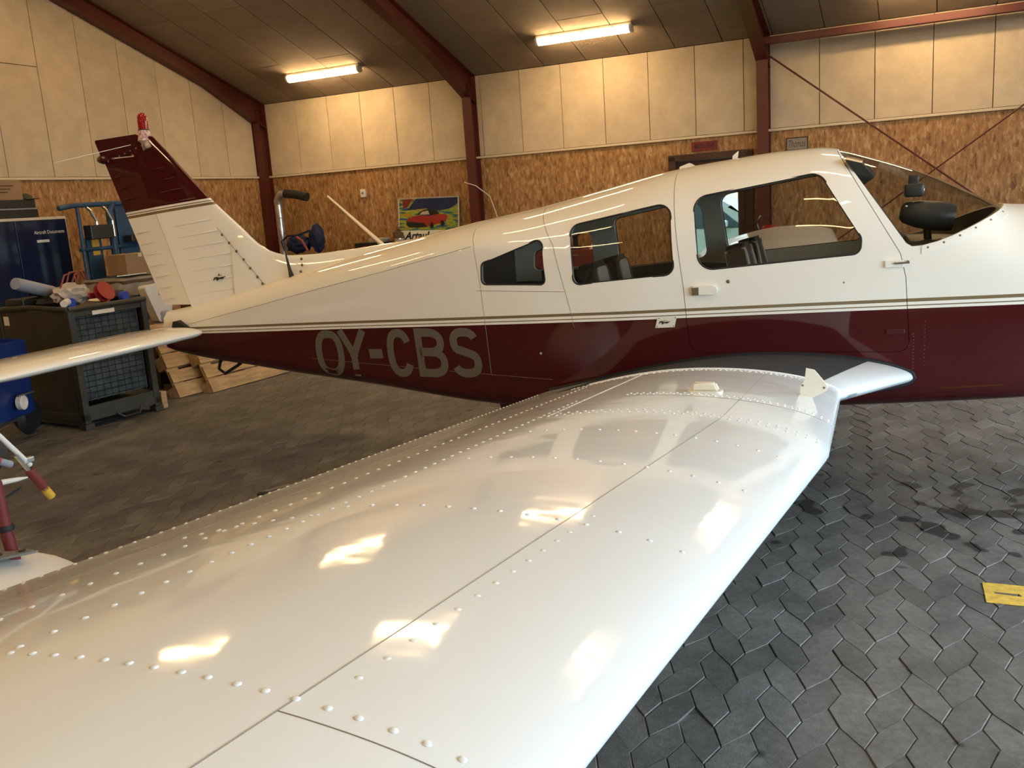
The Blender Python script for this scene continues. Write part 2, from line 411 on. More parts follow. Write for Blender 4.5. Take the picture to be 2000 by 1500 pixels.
for par in (0, 1):
    pts = stone_outline(par, 0.); c = (sum(p[0] for p in pts)/6, sum(p[1] for p in pts)/6)
    V, F = stone_geo(pts, c, 0., c); me = bpy.data.meshes.new('paver'); me.from_pydata(V, [], F); me.materials.append(MATS['paver_single']); shared[par] = me
V, F, tones = [], [], []
rs = random.Random(3)
Ri = Matrix.Rotation(-ALPHA, 3, 'Z')
for s in stones:
    dz = rs.uniform(-.002, .0015)
    if id(s) in single:
        o = bpy.data.objects.new('paver', shared[s[0] % 2]); COL.objects.link(o); o.parent = floor
        o.location = Ri @ Vector((s[3][0], s[3][1], dz)); o.rotation_euler = (rs.gauss(0, .008), rs.gauss(0, .012), -ALPHA)
    else:
        far = (Vector((s[3][0], s[3][1], 0))-CAM).length > 8
        v, f = stone_geo(s[2], s[3], dz, full=not far); b = len(V); V += v; F += [tuple(i+b for i in q) for q in f]; tones += [rs.random()]*len(f)
me = bpy.data.meshes.new('pavers'); me.from_pydata(V, [], F); me.materials.append(MATS['paver_field'])
at = me.attributes.new('tone', 'FLOAT', 'FACE'); at.data.foreach_set('value', tones)
o = bpy.data.objects.new('pavers', me); COL.objects.link(o); o.parent = floor; o.rotation_euler = (0, 0, -ALPHA); o['kind'] = 'stuff'
# yellow painted mark on the pavers
ring = BM()
outer = [(.235, -1.565), (.24, -1.37), (.62, -1.385), (.60, -1.58)]; inner = [(.275, -1.475), (.272, -1.455), (.365, -1.462), (.372, -1.487)]
A = [ring.verts.new((x, y, .0035)) for x, y in outer]; B = [ring.verts.new((x, y, .0035)) for x, y in inner]
A2 = [ring.verts.new((x, y, .0012)) for x, y in outer]; B2 = [ring.verts.new((x, y, .0012)) for x, y in inner]
for i in range(4):
    j = (i+1) % 4; ring.faces.new((A[i], A[j], B[j], B[i])); ring.faces.new((A2[i], B2[i], B2[j], A2[j])); ring.faces.new((A[i], A2[i], A2[j], A[j])); ring.faces.new((B[i], B[j], B2[j], B2[i]))
tag(obj('floor_marking', ring, 'yellow_paint'), 'yellow painted rectangle on the grey pavers, worn through in the middle', 'floor marking')

# ---- back wall: strand board below, wood-wool boards above, a doorway
DX0, DX1, DZ = -3.0, -2.04, 2.1
wb = BM()
box(wb, XG-.2, DX0, YW+.03, YW+.2, -.1, EAVE+.1); box(wb, DX1, XF+.2, YW+.03, YW+.2, -.1, EAVE+.1); box(wb, DX0, DX1, YW+.03, YW+.2, DZ, EAVE+.1)
wall_back = hobj('wall_back', wb, 'joint_dark', 'long wall of strand board below and pale wood-wool boards above', kind='structure')
def board(name, m_, x0, x1, y0, y1, z0, z1, parent, g=.0045): return obj(name, boxm(x0+g, x1-g, y0, y1, z0+g, z1-g), m_, parent)
bays = [(-9.67, -7.75+.0, .6), (-5.86, -5.12, .607), (-1.83, -1.19, .617), (2.1, 2.7, .6)]
ends = [-5.86, -1.83, 2.1, XF]
for (b0, ref, wd), b1 in zip(bays, ends):
    x = ref
    while x > b0: x -= wd
    while x < b1-.02:
        a, b = max(x, b0), min(x+wd, b1)
        if b-a > .03: board('wall_board', 'woodwool', a, b, YW, YW+.029, OSBT+.03, EAVE, wall_back)
        x += wd
x = XG
while x < XF:
    a, b = x, min(x+1.22, XF)
    segs = [(a, b, 0., OSBT)]
    if a < DX1 and b > DX0:
        segs = []
        if a < DX0: segs.append((a, DX0, 0., OSBT))
        if b > DX1: segs.append((DX1, b, 0., OSBT))
        segs.append((max(a, DX0), min(b, DX1), DZ, OSBT))
    for s0, s1, z0, z1 in segs: board('osb_sheet', 'osb', s0, s1, YW+.006, YW+.029, z0, z1, wall_back, .0015)
    x += 1.22
for b0, b1 in zip([XG, -5.86, -1.83, 2.1], ends):
    obj('wood_strip', boxm(b0, b1, YW-.022, YW+.029, OSBT-.002, OSBT+.028, .003), 'wood_strip', wall_back)

# ---- gable wall on the left
gp = [(YF-.2, -.1), (YW+.2, -.1), (YW+.2, EAVE), (YR, EAVE+(YW-YR)*TS+.1), (YF-.2, EAVE)]
wall_left = hobj('wall_left', prism(BM(), gp, 'x', XG-.2, XG-.03), 'joint_dark', 'gable wall of pale wood-wool boards above strand board', kind='structure')
y = 5.68+.618; i = 0
while y > -3.2:
    y1, y0 = min(y, YW), y-.618
    cuts = [OSBT+.03]
    if i >= 6: cuts.append(3.66 if i % 2 == 0 else 4.6)
    for q, z0 in enumerate(cuts):
        g = .0045; z1a = cuts[q+1] if q+1 < len(cuts) else None
        poly = [(y0+g, z0+g), (y1-g, z0+g), (y1-g, z1a-g if z1a else roof_z(y1)), (y0+g, z1a-g if z1a else roof_z(y0))]
        if not z1a and y0 < YR < y1: poly.insert(3, (YR, roof_z(YR)))
        obj('wall_board', prism(BM(), poly, 'x', XG-.029, XG), 'woodwool', wall_left)
    y -= .618; i += 1
y = YW
while y > YF:
    board('osb_sheet', 'osb', XG-.029, XG-.006, max(y-1.22, YF), y, 0., OSBT, wall_left, .0015); y -= 1.22
obj('wood_strip', boxm(XG-.029, XG+.022, YF, YW, OSBT-.002, OSBT+.028, .003), 'wood_strip', wall_left)
# ---- wall behind the viewer, and the open door gable on the right
hobj('wall_front', boxm(XG-.2, XF+.2, YF-.2, YF, -.1, EAVE+.1), 'woodwool', 'plain pale wall behind the viewer', kind='structure')
wr = BM()
DY0, DY1, DH = -6.5, 2.6, 2.9
box(wr, XF, XF+.2, DY1, YW+.2, -.1, EAVE+.1); box(wr, XF, XF+.2, YF-.2, DY0, -.1, EAVE+.1)
prism(wr, [(DY0, DH), (DY1, DH), (DY1, roof_z(DY1)+.15), (YR, roof_z(YR)+.1), (DY0, roof_z(DY0)+.15)], 'x', XF, XF+.2)
hobj('wall_right', wr, 'woodwool', 'gable wall with the wide hangar doorway standing open', kind='structure')

# ---- sloping ceiling of wood-wool boards
cl = BM()
prism(cl, [(YW+.3, EAVE+.03-.3*TS), (YR, roof_z(YR)+.03), (YF-.3, EAVE+.03-.3*TS), (YF-.3, EAVE+.3-.3*TS), (YR, roof_z(YR)+.3), (YW+.3, EAVE+.3-.3*TS)], 'x', XG-.2, XF+.3)
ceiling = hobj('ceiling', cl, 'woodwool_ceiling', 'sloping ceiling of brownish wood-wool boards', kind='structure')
x = -8.93-1.2; i = 0
while x < XF:
    a, b = max(x, XG), min(x+.6, XF)
    js = [YW]
    y = 5.47 if i % 2 == 0 else 4.07
    if i % 2 == 1: y = 6.87-2.8
    while y > YR+.2: js.append(y); y -= 2.8
    js.append(YR)
    if b-a > .03:
        for y1, y0 in zip(js, js[1:]):
            g = .006; poly = [(y1-g, roof_z(y1-g)), (y0+g, roof_z(y0+g)), (y0+g, roof_z(y0+g)+.028), (y1-g, roof_z(y1-g)+.028)]
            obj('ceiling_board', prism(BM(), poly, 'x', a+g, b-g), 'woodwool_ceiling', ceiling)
    x += .6; i += 1

# ---- red steel portal frames
def ibeam_y(bm, x, pts, depth, fl=.15, tw=.02, tf=.014):
    """I section running in the y-z plane; pts = [(y, ztop)...], depth at each point"""
    for (q0, d0), (q1, d1) in zip(zip(pts, depth), zip(pts[1:], depth[1:])):
        for u0, u1, wd in ((0, tf, fl), (None, None, tw), (1, 1, fl)):
            if u0 == 0: a0, a1, b0, b1 = q0[1], q0[1]-tf, q1[1], q1[1]-tf
            elif u0 is None: a0, a1, b0, b1 = q0[1]-tf, q0[1]-d0+tf, q1[1]-tf, q1[1]-d1+tf
            else: a0, a1, b0, b1 = q0[1]-d0+tf, q0[1]-d0, q1[1]-d1+tf, q1[1]-d1
            prism(bm, [(q0[0], a0), (q0[0], a1), (q1[0], b1), (q1[0], b0)], 'x', x-wd/2, x+wd/2)
    return bm
for n, x in enumerate((-9.6, -5.86, -1.83, 2.1, XF-.1)):
    fr = tag(empty('trim_%d' % (n+1), (0, 0, 0), ALPHA), ['dark red steel portal frame in the gable corner', 'dark red steel portal frame behind the tail cone', 'dark red steel portal frame behind the cabin roof', 'dark red steel portal frame ahead of the windscreen', 'dark red steel portal frame at the open doorway'][n], kind='structure')
    cb = BM(); D = .19; hf = .068
    box(cb, x-hf, x+hf, YW-.016, YW-.002, 0, EAVE+.02); box(cb, x-.01, x+.01, YW-D+.014, YW-.016, 0, EAVE+.05); box(cb, x-hf, x+hf, YW-D, YW-D+.014, 0, EAVE-.12)
    obj('column', cb, 'steel_red', fr)
    obj('rafter', ibeam_y(BM(), x, [(YW-.02, roof_z(YW-.02)-.004), (YW-1.2, roof_z(YW-1.2)-.004), (YR, roof_z(YR)-.004), (YF, EAVE-.004)], [.38, .22, .22, .22]), 'steel_red', fr)
    bp = BM(); box(bp, x-.1, x+.1, YW-D-.03, YW, -.005, .012); obj('base_plate', bp, 'steel_red', fr)
    for sx in (-.05, .05): obj('bolt', tube(BM(), [(x+sx, YW-.21, EAVE-.13), (x+sx, YW-.17, EAVE-.13)], .014, 6), 'steel_red', fr)
o = hobj('trim_6', boxm(-1.8, XF-.1, YW-.26, YW-.16, 3.335, 3.415, .004), 'steel_red', 'red steel tube beam running along the eaves above the nose', kind='structure')
o = hobj('trim_7', tube(BM(), [(-1.76, YW-.15, 3.22), (2.05, YW-.15, .21)], .011, 8), 'steel_red', 'thin red brace rod sloping down from the column behind the cabin', kind='structure')
o = hobj('trim_8', tube(BM(), [(2.05, YW-.3, 3.15), (-1.76, YW-.3, .41)], .009, 8), 'steel_red', 'thin red brace rod rising to the right across the wall', kind='structure')

# ---- door frame, leaf, signs
fr = tag(empty('door_1', (0, 0, 0), ALPHA), 'brown glazed door, a car and grass showing through its pane', kind='structure')
fb = BM()
box(fb, DX0-.06, DX0+.03, YW-.03, YW+.2, 0, DZ+.03, .004); box(fb, DX1-.03, DX1+.06, YW-.03, YW+.2, 0, DZ+.03, .004); box(fb, DX0-.06, DX1+.06, YW-.03, YW+.2, DZ-.03, DZ+.05, .004)
obj('door_frame', fb, 'brown_door', fr)
lf = BM(); ya, yb = YW+.06, YW+.105; gx0, gx1, gz0, gz1 = DX0+.14, -2.19, .25, 1.86
box(lf, DX0+.032, gx0, ya, yb, .01, DZ-.032); box(lf, gx1, DX1-.032, ya, yb, .01, DZ-.032); box(lf, gx0, gx1, ya, yb, gz1, DZ-.032); box(lf, gx0, gx1, ya, yb, .01, gz0)
leaf = obj('door_leaf', lf, 'brown_door', fr); obj('door_pane', boxm(gx0-.01, gx1+.01, ya+.02, ya+.026, gz0-.01, gz1+.01), 'window_glass', leaf)
hb = BM(); tube(hb, [(-2.11, ya, 1.02), (-2.11, ya-.05, 1.02), (-2.22, ya-.05, 1.02)], .01, 8); obj('door_handle', hb, 'bright_metal', leaf)
def wall_text(s, material, parent, x0, x1, z0, z1, y, bold=.0, shear=0., name='lettering'):
    me = fit_text(text_mesh(s, 1., bold, shear), lambda u, v, l: Vector((u, y, v)), x0, x1, z0, z1); return obj(name, me, material, parent)
sg = tag(empty('wall_sign', H(-2.59, YW, 2.235), ALPHA), 'small red sign with dark lettering above the brown doorway', 'sign')
obj('plate', boxm(-.165, .165, -.012, .004, -.058, .058, .002), 'sign_red', sg)
wall_text('MAN CAVE', 'black_print', sg, -.125, .125, -.03, .035, -.0135, .02)
sg = tag(empty('wall_sign', H(-1.45, YW, 2.165), ALPHA), 'small grey sign with handwriting beside the red column', 'sign')
obj('plate', boxm(-.12, .12, -.01, .004, -.07, .07, .002), 'paper_sign', sg)
b = BM(); box(b, -.128, .128, -.014, .004, .066, .078); box(b, -.128, .128, -.014, .004, -.078, -.066); box(b, -.128, -.117, -.014, .004, -.078, .078); box(b, .117, .128, -.014, .004, -.078, .078); obj('frame', b, 'dark_wood', sg)
wall_text('Thomas', 'dark_wood', sg, -.1, .1, -.04, .045, -.0115, 0, .4)

# ---- fluorescent lamps under the roof
def lamp(hx0, hy, label):
    z = roof_z(hy)
    sl = math.atan(TS)*(-1 if hy > YR else 1)
    t = tag(empty('ceiling_lamp', H(hx0+.63, hy, z), ALPHA, label, 'lamp', 'fluorescent lamps under the roof'))
    R = Matrix.Rotation(sl, 4, 'X')
    b = BM(); box(b, -.63, .63, -.055, .055, -.045, -.002, .008, R); obj('lamp_body', b, 'lamp_body', t)
    b = BM(); pr = [(.062*math.cos(a), -.045-.06*math.sin(a)) for a in [pi*k/10 for k in range(11)]]
    prism(b, pr, 'x', -.60, .60); bmesh.ops.transform(b, matrix=R, verts=b.verts[:]); obj('diffuser', b, 'lamp_diffuser', t)
    for s in (-1, 1):
        b = BM(); pr = [(.066*math.cos(a), -.043-.066*math.sin(a)) for a in [pi*k/10 for k in range(11)]]
        prism(b, pr, 'x', s*.60, s*.632); bmesh.ops.transform(b, matrix=R, verts=b.verts[:]); obj('end_cap', b, 'lamp_body', t)
    for xx in (-.4, 0, .4):
        b = BM(); box(b, xx-.008, xx+.008, -.068, .068, -.06, -.04, 0, R); obj('clip', b, 'bright_metal', t)
rowname = {5.78: 'in the row nearest the strand board wall', 2.75: 'in the second row from the strand board wall', -.28: 'in the third row, close to the ridge', -3.31: 'in the fourth row, beyond the ridge', -6.34: 'in the fifth row, behind the viewer'}
colname = ['above the tail', 'behind the cabin', 'above the nose', 'near the open doorway']
for hy in (5.78, 2.75, -.28, -3.31, -6.34):
    for k in range(3): lamp(-8.46+3.94*k, hy, 'lit fluorescent lamp %s, %s' % (colname[k], rowname[hy]))

# ---- outside
po_ = bpy.data.lights.new('door_portal', 'AREA'); po_.shape = 'RECTANGLE'; po_.size = DY1-DY0; po_.size_y = DH; po_.cycles.is_portal = True
pob = bpy.data.objects.new('door_portal', po_); COL.objects.link(pob); pob.location = H(XF+.1, (DY0+DY1)/2, DH/2); pob.rotation_euler = Vector((-1, 0, 0)).to_track_quat('-Z', 'Y').to_euler(); pob.rotation_euler.rotate_axis('X', 0); pob.rotation_euler = (pob.rotation_euler[0], pob.rotation_euler[1], pob.rotation_euler[2])
pob.rotation_euler = (math.radians(90), 0, math.radians(90)+ALPHA)
hobj('ground', prism(BM(), [(-60, YW+.2), (60, YW+.2), (60, 60), (-60, 60)], 'z', -.3, -.06), 'grass', 'bright green grass outside the doorway', kind='structure')
hobj('apron', prism(BM(), [(XF+.2, -60), (60, -60), (60, YW+.2), (XF+.2, YW+.2)], 'z', -.3, -.04), 'asphalt', 'grey asphalt apron outside the hangar doorway', kind='structure')
hs = tag(empty('outbuilding', H(-6, 24, 0), ALPHA), 'pale building beyond the parked car', 'building')
obj('wall', boxm(-9, 11, 0, 6, -.1, 3.2), 'outside_wall', hs); b = BM(); prism(b, [(-.4, 3.2), (6.4, 3.2), (3, 5.2)], 'x', -9.4, 11.4); obj('roof', b, 'asphalt', hs)
car = tag(empty('parked_car', H(-3.65, 11.2, -.06), ALPHA), 'silver blue car parked on the grass outside the doorway', 'car')
side = [(-2.1, .35), (-2.15, .8), (-2.05, 1.05), (-1.7, 1.5), (-1.2, 1.66), (.1, 1.66), (.55, 1.5), (1.05, 1.08), (1.9, .98), (2.15, .8), (2.18, .35)]
cb = BM(); prism(cb, [(x, z) for x, z in side], 'y', -.87, .87); bmesh.ops.bevel(cb, geom=cb.edges[:], offset=.06, segments=2, affect='EDGES'); cbo = smooth(obj('body', cb, 'car_silver', car), 50)
for nm, pl in (('rear_side_window', [(-1.55, 1.12), (-1.25, 1.5), (-.45, 1.53), (-.42, 1.1)]), ('front_side_window', [(-.36, 1.1), (-.38, 1.53), (.1, 1.53), (.42, 1.42), (.82, 1.08)])):
    for s in (-1, 1): obj(nm, prism(BM(), pl, 'y', s*.865, s*.876), 'car_glass', car)
for wx in (-1.35, 1.35):
    for s in (-1, 1):
        wm = Matrix.Translation((wx, s*.78, .33)) @ Matrix.Rotation(pi/2, 4, 'X')
        wo = smooth(obj('wheel', lathe(BM(), [(.0, -.1), (.24, -.1), (.33, -.08), (.34, 0), (.33, .08), (.24, .1), (0, .1)], 24, wm), 'black_rubber', car)); obj('rim', lathe(BM(), [(0, -.105), (.2, -.11), (.21, 0), (.2, .11), (0, .105)], 16, wm), 'bright_metal', wo)
b = BM(); box(b, -.5, -.34, -.90, -.86, .98, 1.01, .006); obj('door_handle', b, 'car_silver', car)
b = BM(); box(b, .42, .56, -1.0, -.86, 1.1, 1.22, .03); obj('wing_mirror', b, 'car_silver', car)

# ================================================================== the aircraft
def pchip(tab,x):
    n=len(tab)
    if x<=tab[0][0]: return tab[0][1]
    if x>=tab[-1][0]: return tab[-1][1]
    h=[tab[i+1][0]-tab[i][0] for i in range(n-1)]; d=[(tab[i+1][1]-tab[i][1])/h[i] for i in range(n-1)]
    def m(i):
        if i==0: return d[0]
        if i==n-1: return d[-1]
        if d[i-1]*d[i]<=0: return 0.
        w1=2*h[i]+h[i-1]; w2=h[i]+2*h[i-1]
        return (w1+w2)/(w1/d[i-1]+w2/d[i])
    i=0
    while x>tab[i+1][0]: i+=1
    t=(x-tab[i][0])/h[i]; a,b=tab[i][1],tab[i+1][1]; t2,t3=t*t,t*t*t
    return a*(2*t3-3*t2+1)+b*(3*t2-2*t3)+m(i)*h[i]*(t3-2*t2+t)+m(i+1)*h[i]*(t3-t2)
ZT=[(-5.12,1.06),(-4.82,1.11),(-4.5,1.175),(-4.18,1.243),(-3.87,1.315),(-3.5,1.395),(-3.2,1.455),(-2.71,1.55),(-2.5,1.587),(-2.05,1.655),(-1.62,1.738),(-1.24,1.81),(-.9,1.846),(-.68,1.864),(-.47,1.868),(-.36,1.852),(-.21,1.805),(.04,1.71),(.29,1.583),(.43,1.515),(.52,1.508),(1.0,1.45),(1.42,1.36),(1.56,1.24)]
ZB=[(-5.12,.79),(-5.03,.765),(-4.16,.655),(-3.22,.575),(-2.37,.495),(-2.05,.483),(-1.2,.497),(-.32,.54),(.5,.595),(1.2,.66),(1.45,.74),(1.56,.86)]
WW=[(-5.12,.04),(-4.5,.15),(-3.5,.30),(-2.3,.475),(-1.9,.52),(-1.3,.56),(.3,.56),(.8,.53),(1.3,.44),(1.56,.30)]
ZS=[(-5.12,.94),(-4.66,.99),(-4.14,1.09),(-3.66,1.18),(-3.02,1.30),(-2.375,1.42),(-2.0,1.37),(-1.7,1.30),(-1.2,1.23),(-.4,1.2),(.1,1.18),(.5,1.17),(1.0,1.12),(1.56,1.02)]
NN=[(-5.12,2.),(-2.5,2.),(-1.8,2.3),(-1.2,2.5),(-.4,2.5),(.1,2.35),(.5,2.1),(1.56,2.)]
def sec(x): return [pchip(t,x) for t in (ZT,ZB,WW,ZS,NN)]
def fuse_y(x,z):
    zt,zb,w,zs,n=sec(x); rb=min(.11,.6*w)
    if z>=zs:
        u=min(1.,(z-zs)/(zt-zs)); return w*(1-u**n)**(1/n)
    if z<zb+rb:
        u=min(1.,(zb+rb-z)/rb); return w-rb+rb*math.sqrt(max(0,1-u*u))
    return w
plane = tag(empty('light_aircraft', (0, 0, 0)), 'white and dark red low-wing light aircraft with registration OY-CBS', 'aircraft')
def ring(x, off=0.):
    zt, zb, wd, zs, n = sec(x); zt -= off; zb += off; wd = max(.01, wd-off); zs = min(zs, zt-.02); rb = min(.11, .6*wd)
    h = [((wd-rb)*k/3, zb) for k in range(4)]
    h += [(wd-rb+rb*math.sin(a), zb+rb-rb*math.cos(a)) for a in [pi/2*k/6 for k in range(1, 7)]]
    h += [(wd, zb+rb+(zs-zb-rb)*k/6) for k in range(1, 7)]
    h += [(wd*max(0., math.cos(a))**(2/n), zs+(zt-zs)*math.sin(a)**(2/n)) for a in [pi/2*k/18 for k in range(1, 18)]] + [(0., zt)]
    return [(x, -y, z) for y, z in h] + [(x, y, z) for y, z in h[-2:0:-1]]
def loft_obj(name, x0, x1, off, step=.06):
    n = max(2, int(round((x1-x0)/step))); bm = BM(); prev = None
    for i in range(n+1):
        r = [bm.verts.new(p) for p in ring(x0+(x1-x0)*i/n, off)]
        if prev:
            for k in range(len(r)): bm.faces.new((prev[k], prev[(k+1) % len(r)], r[(k+1) % len(r)], r[k]))
        else: bm.faces.new(r)
        prev = r
    bm.faces.new(prev[::-1]); return obj(name, bm)
def prism_obj(poly, y0, y1): return obj('cutter', prism(BM(), poly, 'y', y0, y1))
def grow(poly, d):
    cx = sum(p[0] for p in poly)/len(poly); cz = sum(p[1] for p in poly)/len(poly); out = []
    n = len(poly)
    for i in range(n):
        a, b = Vector(poly[i-1]), Vector(poly[(i+1) % n]); t = (b-a).normalized(); nn = Vector((t.y, -t.x)); p = Vector(poly[i])
        if nn.dot(p-Vector((cx, cz))) < 0: nn = -nn
        out.append(tuple(p+nn*d))
    return out
def on(x, z, d=0.): return Vector((x, -(fuse_y(x, z)+d), z))
WIN3 = rounded([(-2.324, 1.23), (-2.316, 1.353), (-1.921, 1.484), (-1.911, 1.222)], [.03, .035, .04, .03])
WIN2 = rounded([(-1.76, 1.54), (-1.196, 1.634), (-1.171, 1.258), (-1.74, 1.216)], [.055, .07, .055, .04])
WIN1 = rounded([(-1.077, 1.648), (-.448, 1.733), (-.247, 1.405), (-.25, 1.327), (-1.041, 1.273)], [.07, .08, .05, .07, .08])
WSC = [(-.365, 1.841), (-.208, 1.609), (-.045, 1.368), (-.02, 1.352), (.023, 1.354), (.09, 1.37), (.157, 1.394), (.225, 1.423), (.295, 1.455), (.37, 1.488), (.428, 1.517), (.50, 1.60), (.5, 2.1), (-.40, 2.1)]
DOOR = [(-1.2, 1.95), (-1.198, 1.792), (-1.15, 1.4), (-1.124, 1.192), (-1.108, .973), (-1.09, .84), (-.022, .84), (-.047, 1.21), (-.072, 1.321), (-.208, 1.555), (-.366, 1.826), (-.40, 1.95)]
DOOR = DOOR[:5]+rounded([DOOR[4], (-1.09, .84), (-.022, .84), DOOR[7]], [.001, .05, .05, .001], 4)[5:15]+DOOR[7:]
# shell
fz = loft_obj('fuselage', -5.12, 1.56, 0.); inn = loft_obj('inner', -2.45, .40, .03)
boolean(fz, inn, 'DIFFERENCE')
cut = BM()
for pl in (WIN3, WIN2): prism(cut, pl, 'y', -1, 1)
prism(cut, WIN1, 'y', .01, 1); prism(cut, WSC, 'y', -1, 1)
boolean(fz, obj('cutter', cut), 'DIFFERENCE'); boolean(fz, prism_obj(grow(DOOR, .003), -1, -.10), 'DIFFERENCE')
fz.parent = plane
for mm in ('fuselage_paint', 'cabin_trim', 'cabin_shade'): fz.data.materials.append(MATS[mm])
def classify(o):
    for p in o.data.polygons:
        c = p.center; zt, zb = pchip(ZT, c.x), pchip(ZB, c.x)
        outer = abs(abs(c.y)-fuse_y(c.x, min(max(c.z, zb), zt))) < .012 or c.z > zt-.012 or c.z < zb+.012 or c.x > 1.5 or c.x < -5.1
        outer = outer or (c.z < zb+.13 and p.normal.dot(Vector((0, c.y, c.z-zb-.3)).normalized()) > .25 and abs(c.y) > fuse_y(c.x, max(c.z, zb+.004))-.02)
        p.material_index = 0 if outer else (1 if c.z > 1.22 else 2)  # lining below the window sills gets its shade as a dark colour
classify(fz); smooth(fz, 30)
# door
door = loft_obj('cabin_door', -1.35, .12, -.0015); boolean(door, loft_obj('inner', -1.5, .2, .03), 'DIFFERENCE'); boolean(door, prism_obj(DOOR, -1, -.103), 'INTERSECT')
boolean(door, prism_obj(WIN1, -1, 0), 'DIFFERENCE'); door.parent = plane
for mm in ('fuselage_paint', 'cabin_trim', 'cabin_shade'): door.data.materials.append(MATS[mm])
classify(door); smooth(door, 30)
# panes and their black seals
def pane(name, poly, x0, x1, s, parent, y=(-1, 0)):
    o = loft_obj(name, x0, x1, .006, .05); boolean(o, loft_obj('inner', x0-.1, x1+.1, .010, .05), 'DIFFERENCE')
    a, b = (y if s < 0 else (-y[1], -y[0])); boolean(o, prism_obj(poly, a, b), 'INTERSECT'); o.parent = parent; o.data.materials.append(MATS['window_glass']); return smooth(o, 30)
for s in (-1, 1):
    pane('quarter_window', grow(WIN3, .004), -2.4, -1.85, s, fz); pane('rear_window', grow(WIN2, .004), -1.85, -1.1, s, fz); pane('door_window', grow(WIN1, .004), -1.15, -.2, s, door if s < 0 else fz)
    for nm, pl, par in (('window_seal', WIN3, fz), ('window_seal', WIN2, fz), ('window_seal', WIN1, door if s < 0 else fz)):
        b = BM(); tube(b, [(x, s*(fuse_y(x, z)-.002), z) for x, z in pl], .0055, 6, closed=True); obj(nm, b, 'black_rubber', par)
pane('windscreen', grow(WSC, .004), -.5, .5, -1, fz, (-1, 1))
# windscreen frame strip with screws
b = BM(); pts = [(.023+.0, 1.338), (.09, 1.353), (.157, 1.377), (.225, 1.406), (.295, 1.437), (.37, 1.47), (.42, 1.495)]
for (xa, za), (xb, zb2) in zip(pts, pts[1:]):
    q = [on(xa, za+.012, .002), on(xb, zb2+.012, .002), on(xb, zb2-.024, .002), on(xa, za-.024, .002)]
    b.faces.new([b.verts.new(v) for v in q])
bmesh.ops.remove_doubles(b, verts=b.verts[:], dist=.0008); b.normal_update(); bmesh.ops.solidify(b, geom=b.faces[:], thickness=.002); smooth(obj('windscreen_strip', b, 'white_paint', fz))
DOME = BM(); lathe(DOME, [(.0055, 0), (.0046, .0013), (.0028, .0021), (0, .0025)], 8); dome_me = bpy.data.meshes.new('rivet'); bmesh.ops.recalc_face_normals(DOME, faces=DOME.faces[:]); DOME.to_mesh(dome_me)
dome_me.polygons.foreach_set('use_smooth', [True]*len(dome_me.polygons))
def domes(name, pn, material, parent, scale=1., kind='stuff'):
    """many rivet heads in one mesh: pn = [(point, normal)...]"""
    V, F = [], []; base = [v.co.copy() for v in dome_me.vertices]; fs = [tuple(p.vertices) for p in dome_me.polygons]
    for p, n in pn:
        M = Vector(n).to_track_quat('Z', 'Y').to_matrix(); b = len(V)
        V += [tuple(Vector(p)+M @ (c*scale)) for c in base]; F += [tuple(i+b for i in f) for f in fs]
    me = bpy.data.meshes.new(name); me.from_pydata(V, [], F); me.materials.append(MATS[material]); me.polygons.foreach_set('use_smooth', [True]*len(F))
    o = bpy.data.objects.new(name, me); COL.objects.link(o); o.parent = parent
    if kind: o['kind'] = kind
    return o
for x, z in ((.05, 1.345), (.12, 1.365), (.19, 1.392), (.26, 1.423), (.33, 1.453), (.395, 1.483)):
    domes('screw', [(on(x, z, .0035), (0, -1, .3))], 'bolt_metal', fz, 1.1, None)
# panel seams
def seam(poly, parent=None, r=.0016, n=14):
    pts = []
    for (xa, za), (xb, zb2) in zip(poly, poly[1:]):
        for k in range(n): pts.append((xa+(xb-xa)*k/n, za+(zb2-za)*k/n))
    pts.append(poly[-1]); b = BM(); tube(b, [on(x, z, -.0004) for x, z in pts], r, 5); return obj('panel_seam', b, 'seam_grey', parent or fz)
seam([(-1.98, 1.645), (-1.967, 1.62), (-1.855, 1.437), (-1.765, 1.064), (-1.75, .98)]); seam([(-2.395, 1.55), (-2.361, 1.457), (-2.332, 1.218), (-2.317, .984), (-2.30, .70)])
seam([(-2.362, 1.194), (-1.80, 1.18)]); seam([(-4.95, .955), (-4.665, 1.009), (-4.14, 1.108), (-3.665, 1.202), (-3.02, 1.323), (-2.378, 1.452)])
seam([(-3.685, .754), (-2.37, .696), (-1.9, .675)], r=.0012)
# rivets along the lower side
pn = []
for k in range(34): pn.append((on(-1.0+.03*k, .905+.0006*k, 0), (0, -1, 0)))
for k in range(40): pn.append((on(-1.08+.027*k, .872, 0), (0, -1, 0)))
for k in range(12): pn.append((on(-.005, .93-.016*k, 0), (0, -1, 0))); pn.append((on(.045, .99-.02*k, 0), (0, -1, 0)))
domes('rivets', pn, 'dull_red', fz, .55)
